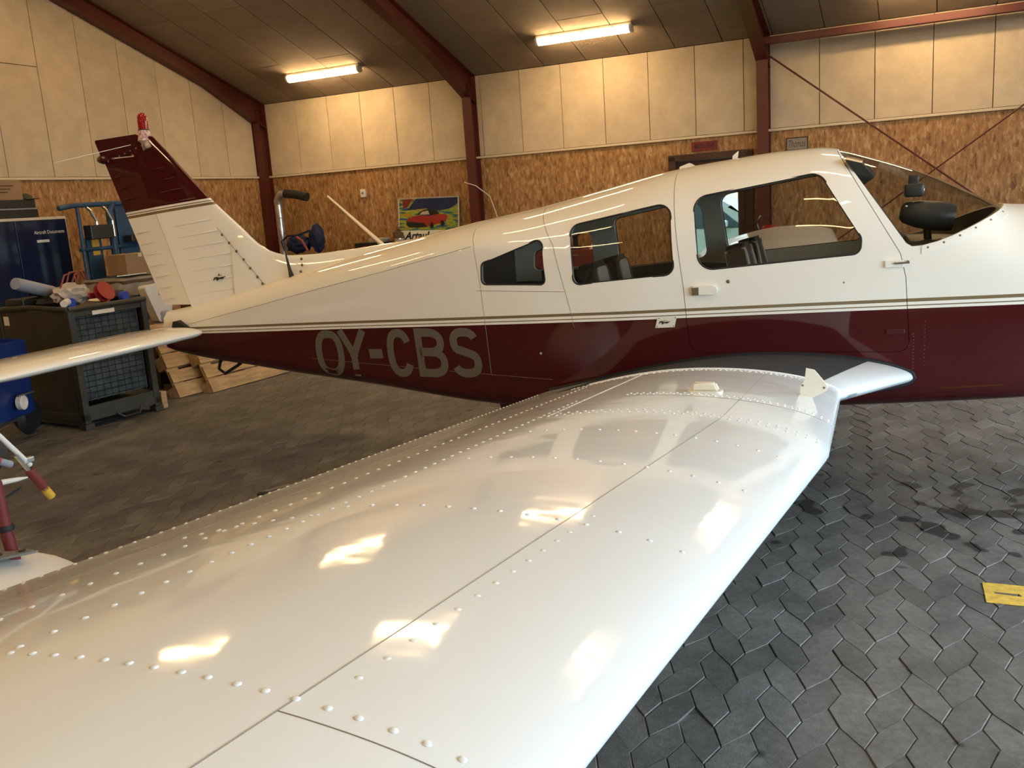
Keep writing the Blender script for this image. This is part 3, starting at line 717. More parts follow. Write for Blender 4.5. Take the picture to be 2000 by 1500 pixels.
# lettering
def side_text(s, x0, x1, z0, z1, material, parent, name, bold=.04, shear=0., lean=0., d=.0022, tilt=0.):
    zm = (z0+z1)/2; xm = (x0+x1)/2
    me = fit_text(text_mesh(s, 1., bold, shear), lambda u, v, l: (lambda xx, zz: on(xx, zz, d))(u-(v-zm)*lean, v+(u-xm)*tilt), x0, x1, z0, z1, True); return obj(name, me, material, parent)
def strokes(paths, x0, x1, z0, z1, wd, lean=.07):
    """one letter from constant-width strokes; paths in a unit box, laid on the fuselage side"""
    bm = BM(); zm = (z0+z1)/2
    X = lambda u: x0+wd/2+u*(x1-x0-wd); Z = lambda v: z0+wd/2+v*(z1-z0-wd)
    for path, closed, butt in paths:
        P = [Vector((X(u), Z(v))) for u, v in path]; D = []; n = len(P)
        Q = []
        for i in range(n if closed else n-1):
            A, B = P[i], P[(i+1) % n]; k = max(1, int((B-A).length/.03)); Q += [A+(B-A)*j/k for j in range(k)]
        if not closed: Q.append(P[-1])
        n = len(Q)
        if not closed and butt:
            Q[0] = Q[0]-(Q[1]-Q[0]).normalized()*wd/2; Q[-1] = Q[-1]+(Q[-1]-Q[-2]).normalized()*wd/2
        prev = None; first = None
        for i in range(n):
            t = (Q[(i+1) % n]-Q[i-1]) if closed else (Q[min(i+1, n-1)]-Q[max(i-1, 0)]); t.normalize(); nn = Vector((-t.y, t.x))
            pr = [bm.verts.new(on(q.x-(q.y-zm)*lean, q.y, .0022)) for q in (Q[i]+nn*wd/2, Q[i]-nn*wd/2)]
            if prev: bm.faces.new((prev[0], prev[1], pr[1], pr[0]))
            else: first = pr
            prev = pr
        if closed: bm.faces.new((prev[0], prev[1], first[1], first[0]))
    return obj('registration_letter', bm, 'grey_lettering', fz)
def arc(cx, cz, rx, rz, a0, a1, n=18, e=2.5):
    out = []
    for k in range(n+1):
        a = math.radians(a0+(a1-a0)*k/n); c, s = math.cos(a), math.sin(a); out.append((cx+rx*math.copysign(abs(c)**(2/e), c), cz+rz*math.copysign(abs(s)**(2/e), s)))
    return out
GLY = {'O': [(arc(.5, .5, .5, .5, 0, 350, 35), True, False)],
       'Y': [([(0, 1), (.5, .46)], False, True), ([(1, 1), (.5, .46)], False, True), ([(.5, .5), (.5, 0)], False, True)],
       'C': [(arc(.5, .5, .5, .5, 28, 332, 32), False, False)],
       'B': [([(0, 0), (0, 1)], False, True), ([(0, 1), (.45, 1)]+arc(.45, .76, .48, .24, 88, -88, 12, 2.2)+[(0, .52)], False, False), ([(0, .52), (.5, .52)]+arc(.5, .26, .5, .26, 88, -88, 12, 2.2)+[(0, 0)], False, False)],
       'S': [(arc(.5, .76, .47, .24, 20, 225, 18, 2.4)+[(.5, .52)]+arc(.5, .25, .5, .25, 48, -160, 18, 2.4), False, False)]}
for ch_, a, b_ in (('O', -3.642, -3.405), ('Y', -3.43, -3.215), ('C', -3.05, -2.855), ('B', -2.825, -2.60), ('S', -2.575, -2.362)):
    xm = (a+b_)/2; strokes(GLY[ch_], a, b_, .637+.029*(xm+3.6), .947+.0235*(xm+3.6), .052)
b = BM(); prism(b, [(-3.196, .768), (-3.09, .772), (-3.094, .832), (-3.2, .828)], 'y', -.5, 0)
bm2 = BM(); vs = [bm2.verts.new(on(x, z, .0022)) for x, z in ((-3.192, .768), (-3.086, .772), (-3.094, .832), (-3.2, .828))]; bm2.faces.new(vs); obj('registration_dash', bm2, 'grey_lettering', fz); b.free()
# maker's plate
pl = [on(x, z, .003) for x, z in ((-1.282, .974), (-1.268, 1.031), (-1.164, 1.035), (-1.177, .977))]
b = BM(); b.faces.new([b.verts.new(v) for v in pl]); b.normal_update(); bmesh.ops.solidify(b, geom=b.faces[:], thickness=.002); plate = obj('name_plate', b, 'cream_plastic', plane)
side_text('Piper', -1.262, -1.20, .993, 1.012, 'black_print', plate, 'plate_lettering', .05, .35, 0, .0062, .03)
b = BM(); b.faces.new([b.verts.new(on(x, z, .0062)) for x, z in ((-1.235, 1.012), (-1.227, 1.021), (-1.231, 1.011))]); b.faces.new([b.verts.new(on(x, z, .0062)) for x, z in ((-1.225, 1.012), (-1.221, 1.016), (-1.217, 1.012))]); obj('plate_mark', b, 'dull_red', plate)
for x, z in ((-1.272, .982), (-1.26, 1.025), (-1.172, 1.028), (-1.183, .983)): domes('screw', [(on(x, z, .0045), (0, -1, 0))], 'bolt_metal', plate, .7, None)
# door handle, lock, hinge
b = BM()
for k in range(14):
    pass
hp = rounded([(-1.075, 1.148), (-1.075, 1.192), (-.945, 1.196), (-.945, 1.148)], [.004, .004, .022, .022], 5)
prism(b, hp, 'y', -(fuse_y(-1., 1.17)+.02), -(fuse_y(-1., 1.17)-.005)); bmesh.ops.bevel(b, geom=b.edges[:], offset=.004, segments=2, affect='EDGES'); ho = smooth(obj('door_handle', b, 'white_paint', door))
b = BM(); prism(b, [(-1.078, 1.146), (-1.078, 1.186), (-1.042, 1.188), (-1.042, 1.148)], 'y', -(fuse_y(-1., 1.17)+.0215), -.55); obj('handle_recess', b, 'bolt_metal', door)
domes('door_lock', [(on(-.892, 1.212, .001), (0, -1, 0))], 'bolt_metal', door, 2.0, None); domes('door_screw', [(on(-.327, 1.189, .001), (0, -1, 0))], 'bolt_metal', door, .9, None)
b = BM(); box(b, -.14, -.055, -.572, -.558, 1.256, 1.29, .003); hg = obj('door_hinge', b, 'white_paint', door); b = BM(); tube(b, [(-.10, -.576, 1.276), (-.03, -.58, 1.278)], .0045, 8); obj('hinge_pin', b, 'bolt_metal', hg)
b = BM(); lathe(b, [(.008, -.006), (.008, .006)], 10, Matrix.Translation((-.038, -.57, 1.28)) @ Matrix.Rotation(pi/2, 4, 'X')); obj('hinge_bolt', b, 'bolt_metal', hg)
b = BM(); box(b, -.13, -.045, -.57, -.558, .93, .953, .003); obj('door_hinge', b, 'red_paint', door)
b = BM(); lathe(b, [(.0, -.004), (.007, -.003), (.007, .003)], 10, Matrix.Translation((-1.963, -(fuse_y(-1.96, .828)+.002), .828)) @ Matrix.Rotation(pi/2, 4, 'X')); obj('static_port', b, 'bright_metal', fz)

# ---- cabin inside
def rbox(name, parent, material, x0, x1, y0, y1, z0, z1, bev=.02, mtx=None): return smooth(obj(name, boxm(x0, x1, y0, y1, z0, z1, bev, mtx=mtx), material, parent), 60)
rbox('cabin_floor', plane, 'cabin_shade', -1.95, .15, -.36, .36, .62, .65, .005)
ip = rbox('instrument_panel', plane, 'black_plastic', .02, .10, -.5, .5, .85, 1.35, .01); rbox('glareshield', ip, 'black_plastic', -.02, .37, -.47, .47, 1.325, 1.352, .012)
def seat(x, y, label, top, lean):
    s = empty('seat'); s.parent = plane; s['label'] = label
    rbox('seat_cushion', s, 'seat_black', x-.02, x+.46, y-.22, y+.22, .74, .87, .04)
    M = Matrix.Translation((x, y, .84)) @ Matrix.Rotation(lean, 4, 'Y')
    h = top-.84
    pl = rounded([(-.21, 0), (-.19, h*.75), (-.13, h), (.13, h), (.19, h*.75), (.21, 0)], [.03, .1, .06, .06, .1, .03], 5)
    b = BM(); prism(b, pl, 'x', -.05, .05); bmesh.ops.bevel(b, geom=b.edges[:], offset=.02, segments=2, affect='EDGES'); bmesh.ops.transform(b, matrix=M, verts=b.verts[:]); bk = smooth(obj('backrest', b, 'seat_black', s), 60)
    return s, M, h
for y, lb in ((-.26, 'near front seat'), (.26, 'far front seat')):
    s, M, h = seat(-.76, y, 'black and beige '+lb, 1.40, -.22)
    for e in (-1, 1):
        b = BM(); pl = [(e*.20, .05), (e*.185, h*.72), (e*.135, h*.96), (e*.10, h*.90), (e*.13, h*.5), (e*.14, .05)]; prism(b, pl, 'x', -.056, .058); bmesh.ops.transform(b, matrix=M, verts=b.verts[:]); obj('side_bolster', b, 'seat_beige', s)
for y, lb in ((-.25, 'near rear seat'), (.25, 'far rear seat')):
    s, M, h = seat(-1.62, y, 'black and beige '+lb, 1.325, -.2)
    b = BM(); pl = rounded([(-.10, .05), (-.10, h*.93), (.10, h*.93), (.10, .05)], .04, 4); prism(b, pl, 'x', -.03, .058); bmesh.ops.transform(b, matrix=M, verts=b.verts[:]); obj('centre_panel', b, 'seat_beige', s)
b = BM(); tube(b, [(-1.36, .50, 1.62), (-1.36, .51, 1.45), (-1.34, .525, 1.0)], [.016, .022, .026], 8); obj('seat_belt', b, 'black_plastic', plane)
# things at the windscreen
cp = BM(); box(cp, -.04, .055, -.045, .045, 1.575, 1.645, .012); box(cp, -.02, .03, -.02, .02, 1.64, 1.69, .006); co = smooth(obj('compass', cp, 'grey_glare', plane), 60)
b = BM(); lathe(b, [(0, .0), (.022, -.004), (.026, -.012)], 14, Matrix.Translation((.062, 0, 1.61)) @ Matrix.Rotation(pi/2, 4, 'Y')); obj('compass_dial', b, 'bright_metal', co)
gp_ = [(0, -.14), (.035, -.14), (.055, -.12), (.072, -.05), (.078, .05), (.072, .11), (.066, .125), (0, .128)]
M = Matrix.Translation((.08, .0, 1.475)) @ Matrix.Rotation(math.radians(100), 4, 'Y')
gs = smooth(obj('camera_mount', lathe(BM(), gp_, 20, M), 'grey_glare', plane), 50)
b = BM(); tube(b, [(.08, 0, 1.35), (.075, 0, 1.41)], .02, 10); obj('stalk', b, 'black_plastic', gs)
for xx, zz in ((-.03, 1.53), (-.02, 1.49)): domes('screw', [((xx, -.055, zz), (0, -1, .2))], 'bright_metal', gs, 1.2, None)
for y, sg_ in ((-.25, 1), (.25, -1)):
    b = BM(); vs = [(-.33, y-.13, 1.79), (-.25, y-.13, 1.765), (-.19, y-.12, 1.69), (-.24, y-.12, 1.655)]
    A = [b.verts.new(v) for v in vs]; B = [b.verts.new((v[0]+.01, v[1]+.26, v[2]+.02)) for v in vs]
    b.faces.new(A); b.faces.new(B[::-1])
    for i in range(4): b.faces.new((A[i], B[i], B[(i+1) % 4], A[(i+1) % 4]))
    bmesh.ops.scale(b, vec=(1, 1, 1), verts=b.verts[:]); obj('sun_visor', b, 'black_plastic', plane)

# ---- wings
AU = [(0,0),(.313,1.208),(.542,1.48),(1.016,1.9),(2.231,2.68),(4.697,3.863),(7.184,4.794),(9.682,5.578),(14.697,6.842),(19.726,7.809),(24.764,8.55),(29.807,9.093),(34.854,9.455),(39.903,9.639),(44.953,9.617),(50,9.374),(55.043,8.91),(60.079,8.26),(65.106,7.462),(70.124,6.542),(75.131,5.532),(80.126,4.447),(85.109,3.32),(90.08,2.175),(95.04,1.058),(100,.06)]
AL = [(0,0),(.687,-1.008),(.958,-1.2),(1.484,-1.472),(2.769,-1.936),(5.303,-2.599),(7.816,-3.098),(10.318,-3.51),(15.303,-4.15),(20.274,-4.625),(25.236,-4.97),(30.193,-5.205),(40.097,-5.355),(50,-4.962),(59.921,-3.976),(69.876,-2.654),(79.874,-1.263),(89.92,-.107),(94.96,.1),(100,-.06)]
AU = [(math.sqrt(a/100), b/100) for a, b in AU]; AL = [(math.sqrt(a/100), b/100) for a, b in AL]
XS, ZLE, SW, YB, YA, DIH, ZTD, CH = -.319, .707, .1, 2.707, 1.3315, .0976, .0893, 1.5895
TEX = XS-CH; XHG = TEX+.33
def le_x(a):
    if a < YA: return XS*(a-.56)/(YA-.56)
    return XS if a < YB else XS-SW*(a-YB)
def wz(x, a, up=True):
    le = le_x(a); c = le-TEX; s = min(1., max(0., (le-x)/c)); th = pchip(AU if up else AL, math.sqrt(s))
    return ZLE+(a-.56)*DIH-ZTD*s+th*min(c, CH)
def wing_solid(ys, xa, xb, n=26, fade=None):
    """closed body between chordwise limits xa(a) (front) and xb(a) (rear) over span stations ys (distance from centre line), right side"""
    bm = BM(); prev = None
    for a in ys:
        x0, x1 = xa(a), xb(a); le = le_x(a); c = le-TEX
        s0, s1 = math.sqrt(max(0, (le-x0)/c)), math.sqrt(min(1, (le-x1)/c))
        ss = [s0+(s1-s0)*k/n for k in range(n+1)]
        f = 1. if not fade else fade(a)
        zc = lambda x: ZLE+(a-.56)*DIH-ZTD*(le-x)/c
        up = [(le-c*s*s, wz(le-c*s*s, a)) for s in ss]; lo = [(le-c*s*s, wz(le-c*s*s, a, False)) for s in ss]
        if s0 < 1e-4: lo = lo[1:]
        pts = up+lo[::-1]; pts = [(x, zc(x)+(z-zc(x))*f) for x, z in pts]
        r = [bm.verts.new((x, -a, z)) for x, z in pts]
        if prev:
            for k in range(len(r)): bm.faces.new((prev[k], prev[(k+1) % len(r)], r[(k+1) % len(r)], r[k]))
        else: bm.faces.new(r)
        prev = r
    bm.faces.new(prev[::-1]); return bm
def span(a, b, st=.16):
    n = max(1, int(math.ceil((b-a)/st))); return [a+(b-a)*k/n for k in range(n+1)]
MIR = Matrix.Scale(-1, 4, (0, 1, 0))
TIP0, TIP1 = 5.05, 5.32
def build_wing(side):
    def add(name, bm, material, parent):
        if side > 0: bmesh.ops.transform(bm, matrix=MIR, verts=bm.verts[:])
        return obj(name, bm, material, parent)
    wg = smooth(add('wing', wing_solid(span(.40, YA)+span(YA, YB)[1:]+span(YB, TIP0)[1:], le_x, lambda a: XHG, 34), 'wing_paint', plane), 14); wg['label'] = 'right wing, white with rows of rivets' if side < 0 else 'left wing seen through the cabin windows'
    smooth(add('root_fairing', wing_solid([.40, .55, .70], lambda a: XHG-.002, lambda a: TEX), 'wing_paint', wg), 30)
    smooth(add('flap', wing_solid(span(.703, 3.17), lambda a: XHG-.003, lambda a: TEX), 'wing_paint', wg), 30)
    smooth(add('aileron', wing_solid(span(3.177, TIP0-.004), lambda a: XHG-.003, lambda a: TEX), 'wing_paint', wg), 30)
    smooth(add('wing_tip', wing_solid([TIP0+.001, TIP0+.1, TIP0+.19, TIP0+.25, TIP1], le_x, lambda a: TEX, 30, lambda a: math.sqrt(max(.02, 1-((a-TIP0)/(TIP1-TIP0))**2))), 'wing_paint', wg), 30)
    return wg, add
wr_, addr = build_wing(-1); wl_, addl = build_wing(1)
def wsurf(x, a, d=0.):
    e = .01; n = Vector((-(wz(x+e, a)-wz(x-e, a))/(2*e), (wz(x, a+e)-wz(x, a-e))/(2*e), 1)).normalized()
    return Vector((x, -a, wz(x, a)))+n*d, n
def xs_at(a, s): return le_x(a)-s*(le_x(a)-TEX)
# skin joints
def wseam(pts, r=.0011): return obj('skin_joint', tube(BM(), [wsurf(x, a, -.0002)[0] for x, a in pts], r, 5), 'seam_grey', wr_)
wseam([(xs_at(a, .190), a) for a in span(2.25, TIP0, .06)]); wseam([(xs_at(4.648, s), 4.648) for s in span(.02, .19, .006)]); wseam([(xs_at(a, .19), a) for a in span(1.4, 2.25, .06)], .0008)
wseam([(xs_at(2.285, s), 2.285) for s in span(.004, .45, .012)], .0012)
# rivets: the large near ones singly, the rest as one field
pn = []
def row_rib(a, s0, s1, st):
    x = xs_at(a, s0)
    while x > xs_at(a, s1): pn.append((x, a)); x -= st*random.uniform(.93, 1.07)
def row_span(x, a0, a1, st):
    a = a0
    while a < a1: pn.append((x, a)); a += st
row_rib(4.62, .055, .52, .0385); row_rib(3.89, .05, .50, .055); row_rib(3.42, .05, .48, .055); row_rib(3.03, .05, .50, .052)
for a in (2.70, 2.655): row_rib(a, .02, .56, .027)
for a in (2.25, 2.215): row_rib(a, .012, .45, .024)
row_rib(1.375, .02, .75, .021); row_rib(1.40, .05, .75, .03)
row_span(-1.195, 2.3, 5.0, .05); row_span(-1.165, 1.4, 2.7, .03); row_span(-1.40, 1.5, 5.0, .055); row_span(TEX+.012, .8, 5.0, .045);
for a in (3.95,): 
    x = -1.21
    while x > -1.56: pn.append((x, a)); x -= .045
big, small = [], []
for x, a in pn: (big if (a > 4.3 or (a > 3.84 and a < 3.94 and x > -1.1)) else small).append((x, a))
dome_w = dome_me.copy(); dome_w.materials.append(MATS['wing_paint'])
for x, a in big:
    p, n = wsurf(x, a, -.0001); o = bpy.data.objects.new('rivet', dome_w); COL.objects.link(o); o.parent = wr_; o.location = p; o.rotation_mode = 'QUATERNION'; o.rotation_quaternion = n.to_track_quat('Z', 'Y')
domes('rivets', [wsurf(x, a, -.0001) for x, a in small], 'wing_paint', wr_)
dm = [(xs_at(4.55-.055*k, .17), 4.55-.055*k) for k in range(14)]
domes('flush_rivets', [wsurf(x, a, -.0014) for x, a in dm], 'wing_paint', wr_, 1.1)
# black walkway and root seal
b = BM(); nx, ny = 22, 8; g = []
for j in range(ny+1):
    a = .572+(1.318-.572)*j/ny; xf = -.21+(-.40+.21)*j/ny; xr = -1.62; g.append([b.verts.new(wsurf(xf+(xr-xf)*i/nx, a, .0016)[0]) for i in range(nx+1)])
for j in range(ny):
    for i in range(nx): b.faces.new((g[j][i], g[j][i+1], g[j+1][i+1], g[j+1][i]))
smooth(obj('walkway', b, 'walkway_grit', wr_), 40)
xs_ = [xs_at(.563, s*s) for s in span(0., 1., .03)]
b = BM(); tube(b, [Vector((x, -.566, wz(x, .563, False)-.005)) for x in xs_[18:1:-1]]+[Vector((xs_[0]+.006, -.566, wz(xs_[0], .563)))]+[Vector((x, -.566, wz(x, .563)+.006)) for x in xs_[2:]], .009, 6); obj('root_seal', b, 'black_rubber', wr_)
b = BM(); tube(b, [wsurf(xs_at(1.322, s*s), 1.322, -.001)[0] for s in span(.08, .84, .02)], .005, 6); obj('walkway_edge', b, 'wing_paint', wr_)
# filler cover and cream plate
p, n = wsurf(-.757, 2.15); q = n.to_track_quat('Z', 'Y').to_matrix().to_4x4(); M = Matrix.Translation(p) @ q
M = Matrix.Translation(p) @ Matrix([[1, 0, 0, 0], [0, 1, .09, 0], [0, 0, 1, 0], [0, 0, 0, 1]])
b = BM(); prism(b, rounded([(-.062, -.026), (.062, -.026), (.062, .026), (-.062, .026)], .02, 4), 'z', -.003, .005); bmesh.ops.transform(b, matrix=M, verts=b.verts[:]); fc = smooth(obj('vent_cover', b, 'cream_plastic', wr_), 40)
b = BM(); lo = [b.verts.new((x, y, .004)) for x, y in ((-.048, -.018), (.05, -.018), (.05, .018), (-.048, .018))]; hi = [b.verts.new((x, y, .034)) for x, y in ((-.042, -.012), (.036, -.012), (.036, .012), (-.042, .012))]
b.faces.new(lo); b.faces.new(hi)
for i in range(4): b.faces.new((lo[i], lo[(i+1) % 4], hi[(i+1) % 4], hi[i]))
bmesh.ops.bevel(b, geom=b.edges[:], offset=.006, segments=3, affect='EDGES'); bmesh.ops.transform(b, matrix=M, verts=b.verts[:]); smooth(obj('vent_dome', b, 'cream_plastic', fc), 50)
pp = [(-.452, .898), (-.452, .94), (-.435, .962), (-.43, 1.010), (-.40, 1.003), (-.375, .972), (-.352, .94), (-.355, .925), (-.425, .888)]
b = BM(); prism(b, pp, 'y', -1.868, -1.86); bmesh.ops.bevel(b, geom=b.edges[:], offset=.001, segments=1, affect='EDGES'); po = obj('upright_plate', b, 'cream_plastic', wr_)
for x, z in ((-.442, .944), (-.366, .936)): domes('screw', [((x, -1.8685, z), (0, -1, 0))], 'bolt_metal', po, .8, None)
b = BM(); g = []
for j in range(7):
    a_ = 1.18+.085*j/6; k_ = math.sin(pi*(j+.35)/6.7)
    g.append([b.verts.new(Vector((le_x(a_)-.034*k_*(i/6)**2+.0012*(1-i/6), -a_, wz(le_x(a_)-.034*k_*(i/6)**2, a_, False)-.0012))) for i in range(7)])
for j in range(6):
    for i in range(6): b.faces.new((g[j][i], g[j][i+1], g[j+1][i+1], g[j+1][i]))
smooth(obj('leading_edge_patch', b, 'grey_tube', wr_), 60)
b = BM(); tube(b, [(TEX+.005, -3.16, wz(TEX, 3.16)-.004), (TEX-.045, -3.16, wz(TEX, 3.16)-.012), (TEX-.05, -3.0, wz(TEX, 3.0)-.022), (TEX, -2.86, wz(TEX, 2.86)-.004)], .009, 6); obj('flap_hinge_horn', b, 'black_plastic', wr_)
# left wing: red lens and clear cup near the tip
b = BM(); box(b, -1.30, -1.16, 5.06, 5.20, 1.16, 1.26, .03); lens = smooth(obj('nav_light', b, 'beacon_red', wl_), 50)
b = BM(); tube(b, [(-1.33, 5.1, 1.18), (-1.36, 5.1, 1.28), (-1.31, 5.1, 1.36), (-1.24, 5.1, 1.34), (-1.2, 5.1, 1.27)], .014, 8); obj('clear_loop', b, 'clear_plastic', lens)

# ---- tail
def fin_solid(zs, xf, xr, half, le_round=True, n=12):
    bm = BM(); prev = None
    for z in zs:
        a, c = xf(z), xr(z); L = a-c; t = half(z)
        if le_round: ss = [(k/n)**2 for k in range(n+1)]; prof = [(s, t*min(1., 1.9*math.sqrt(s)-.9*s) if s < .9 else t*min(1., 1.9*math.sqrt(s)-.9*s)) for s in ss]
        else: prof = [(k/4, t*(1-.85*k/4)) for k in range(5)]
        pts = [(a-L*s, -y) for s, y in prof]+[(a-L*s, y) for s, y in prof[::-1]]
        if le_round: pts = pts[:-1]
        r = [bm.verts.new((x, y, z)) for x, y in pts]
        if prev:
            for k in range(len(r)): bm.faces.new((prev[k], prev[(k+1) % len(r)], r[(k+1) % len(r)], r[k]))
        else: bm.faces.new(r)
        prev = r
    bm.faces.new(prev[::-1]); return bm
LEZ = [(1.05, -4.16), (1.2, -4.165), (1.30, -4.17), (1.45, -4.20), (1.55, -4.245), (1.616, -4.305), (1.757, -4.46), (1.86, -4.569), (2.248, -4.933), (2.31, -4.995), (2.35, -5.03)]
hinge = lambda z: -4.835-(z-1.116)*.322
rte = lambda z: -5.105-(z-1.068)*.345
zz = span(1.0, 2.33, .06)
fin = smooth(obj('fin', fin_solid(zz, lambda z: pchip(LEZ, z), lambda z: hinge(z), lambda z: .052-.022*(z-1)), 'fin_paint', plane), 40)
rud = smooth(obj('rudder', fin_solid(span(1.115, 2.20, .08), lambda z: hinge(z)-.006, rte, lambda z: .046-.02*(z-1), False), 'fin_paint', plane), 40)
b = BM(); tp = [(-5.545, 2.343), (-5.139, 2.355), (-5.10, 2.33), (-5.19, 2.24), (-5.24, 2.21), (-5.50, 2.21)]; prism(b, tp, 'y', -.024, .024); bmesh.ops.bevel(b, geom=b.edges[:], offset=.008, segments=2, affect='EDGES'); smooth(obj('rudder_tip', b, 'red_paint', rud), 40)
b = BM(); lathe(b, [(0, -.06), (.02, -.055), (.034, -.02), (.036, .02), (.026, .05), (0, .055)], 12, Matrix.Translation((-5.49, 0, 2.205)) @ Matrix.Rotation(pi/2, 4, 'Y')); smooth(obj('rudder_horn', b, 'red_paint', rud), 60)
# fairing between fin and fuselage
b = BM(); prev = None
DZT = [(-4.50, 1.56), (-4.42, 1.60), (-4.36, 1.615), (-4.305, 1.60), (-4.24, 1.545), (-4.17, 1.497), (-4.11, 1.468), (-4.048, 1.45), (-3.965, 1.434), (-3.817, 1.434), (-3.5, 1.452), (-3.229, 1.474), (-3.016, 1.496), (-2.85, 1.523)]
for x in span(-4.42, -2.85, .05):
    t = pchip(DZT, x); zf = pchip(ZT, x)-.10; hw = max(.018, .05-.018*(x+4.4)); pts = [(-hw*1.35, zf), (-hw, zf+(t-zf)*.45), (-hw*.72, zf+(t-zf)*.85), (-hw*.35, t-.004), (0, t), (hw*.35, t-.004), (hw*.72, zf+(t-zf)*.85), (hw, zf+(t-zf)*.45), (hw*1.35, zf)]
    r = [b.verts.new((x, y, z)) for y, z in pts]
    if prev:
        for k in range(len(r)): b.faces.new((prev[k], prev[(k+1) % len(r)], r[(k+1) % len(r)], r[k]))
    else: b.faces.new(r)
    prev = r
b.faces.new(prev[::-1]); dorsal = smooth(obj('dorsal_fairing', b, 'white_paint', plane), 50)
for x, z in ((-4.47, 1.604), (-4.417, 1.544), (-4.364, 1.484), (-4.311, 1.424), (-4.264, 1.361), (-4.212, 1.298)): domes('screw', [((x, -.055, z), (0, -1, .1))], 'bolt_metal', fin, 2.0, None)
for x, z in ((-4.167, 1.25), (-3.83, 1.408), (-3.831, 1.366), (-3.837, 1.324)): domes('screw', [((x, -.068 if z < 1.35 else -.056, z), (0, -1, .1))], 'bolt_metal', dorsal, 2.0, None)
obj('fairing_seam', tube(BM(), [(-4.51, -.052, 1.66), (-4.364, -.056, 1.484), (-4.15, -.058, 1.235)], .0016, 5), 'seam_grey', fin)
# pressed beads on fin and rudder
def bead(x0, x1, z, parent, y, material, sl=.10, r=.006):
    b = BM(); tube(b, [(x0, y+.004, z), (x0+.02, y, z+sl*.02), (x1-.02, y, z+sl*(x1-x0-.02)), (x1, y+.004, z+sl*(x1-x0))], [.002, r, r, .002], 6); return smooth(obj('bead', b, material, parent), 60)
for k in range(13):
    z = 1.16+.082*k; m_ = 'white_paint' if z < 1.74 else 'red_paint'
    if 1.72 < z < 1.79: continue
    bead(rte(z)+.03, hinge(z)-.05, z, rud, -.030+.016*(z-1), m_, .10, .005)
    if z < 2.1: bead(hinge(z)+.09, min(pchip(LEZ, z)-.16, -4.30-(z-1.16)*.52), z+.03, fin, -.0475+.02*(z-1), m_, .10, .005)
obj('hinge_gap', tube(BM(), [(hinge(z)-.001, -.044+.02*(z-1), z) for z in span(1.1, 2.2, .1)], .003, 5), 'seam_grey', rud)
def fin_text(s, x0, x1, z0, z1, y, material, parent): return obj('fin_lettering', fit_text(text_mesh(s, 1., .05, .35), lambda u, v, l: Vector((u, y, v+.12*(u-x0))), x0, x1, z0, z1), material, parent)
fin_text('Piper', -4.60, -4.485, 1.277, 1.305, -.0545, 'black_print', fin)
b = BM(); b.faces.new([b.verts.new((x, -.0545, z)) for x, z in ((-4.553, 1.315), (-4.541, 1.337), (-4.535, 1.318))]); b.faces.new([b.verts.new((x, -.0545, z)) for x, z in ((-4.534, 1.318), (-4.525, 1.325), (-4.518, 1.319))]); obj('fin_mark', b, 'black_print', fin)
for k in range(7): domes('screw', [((-5.43+.055*k, -.0265, 2.185+.014*k), (0, -1, 0))], 'bolt_metal', rud, 1.5, None)
# beacon
bc = smooth(obj('beacon', lathe(BM(), [(0, .125), (.02, .12), (.032, .10), (.035, .06), (.035, .02), (.036, 0)], 16, Matrix.Translation((-5.085, 0, 2.375))), 'beacon_red', plane), 50)
smooth(obj('beacon_base', lathe(BM(), [(.036, .002), (.04, 0), (.042, -.035), (.05, -.07), (.03, -.09)], 16, Matrix.Translation((-5.085, 0, 2.375))), 'chipped_white', bc), 50); obj('beacon_ring', lathe(BM(), [(.038, -.004), (.04, .0), (.038, .007)], 16, Matrix.Translation((-5.085, 0, 2.376))), 'black_rubber', bc)
b = BM(); lathe(b, [(0, .05), (.03, .045), (.045, .0), (.05, -.06), (.0, -.07)], 14, Matrix.Translation((-5.075, 0, 2.30)) @ Matrix.Rotation(-.3, 4, 'Y') @ Matrix.Scale(.75, 4, (0, 1, 0))); smooth(obj('fin_cap', b, 'chipped_red', fin), 50)
for s in (-1, 1): obj('whisker_antenna', tube(BM(), [(-5.2, s*.02, 2.285), (-5.47, s*.47, 2.172)], .0025, 6), 'cream_plastic', fin)
# stabilator
def stab(side):
    bm = BM(); prev = None; ys = [.155, .165, .185, .22, .27]+span(.27, 1.86, .2)[1:]+[1.93, 1.96]
    for a in ys:
        k = 1. if a > .27 else math.sqrt(max(.0, 1-((.27-a)/.118)**2)); k2 = 1. if a < 1.86 else (.8 if a < 1.95 else .4)
        le = -4.61-(1-k)*.11; c = le+5.37; r = []
        prof = [(s*s, .6*(.2969*s-.126*s*s-.3516*s**4+.2843*s**6-.1036*s**8)) for s in [q/14 for q in range(15)]]
        th = .76*(.25+.75*k)*k2
        pts = [(le-c*s, .93+y*th) for s, y in prof]+[(le-c*s, .93-y*th) for s, y in prof[-2:0:-1]]
        r = [bm.verts.new((x, side*a, z)) for x, z in pts]
        if prev:
            for q in range(len(r)): bm.faces.new((prev[q], prev[(q+1) % len(r)], r[(q+1) % len(r)], r[q]))
        else: bm.faces.new(r)
        prev = r
    bm.faces.new(prev[::-1]); return smooth(obj('stabilator', bm, 'white_paint', plane), 40)
st = stab(-1); stab(1)
domes('rivets', [((-4.70, -.3-.035*k, .972), (.25, 0, 1)) for k in range(46)], 'white_paint', st, .9)
b = BM(); prism(b, [(-4.98, .955), (-4.83, .955), (-4.93, 1.005), (-4.965, 1.0)], 'y', -.115, -.06); obj('stabilator_boot', b, 'black_rubber', plane)
b = BM(); box(b, -5.155, -5.10, -.03, .03, .99, 1.07, .015); obj('tail_light', b, 'grey_tube', plane)
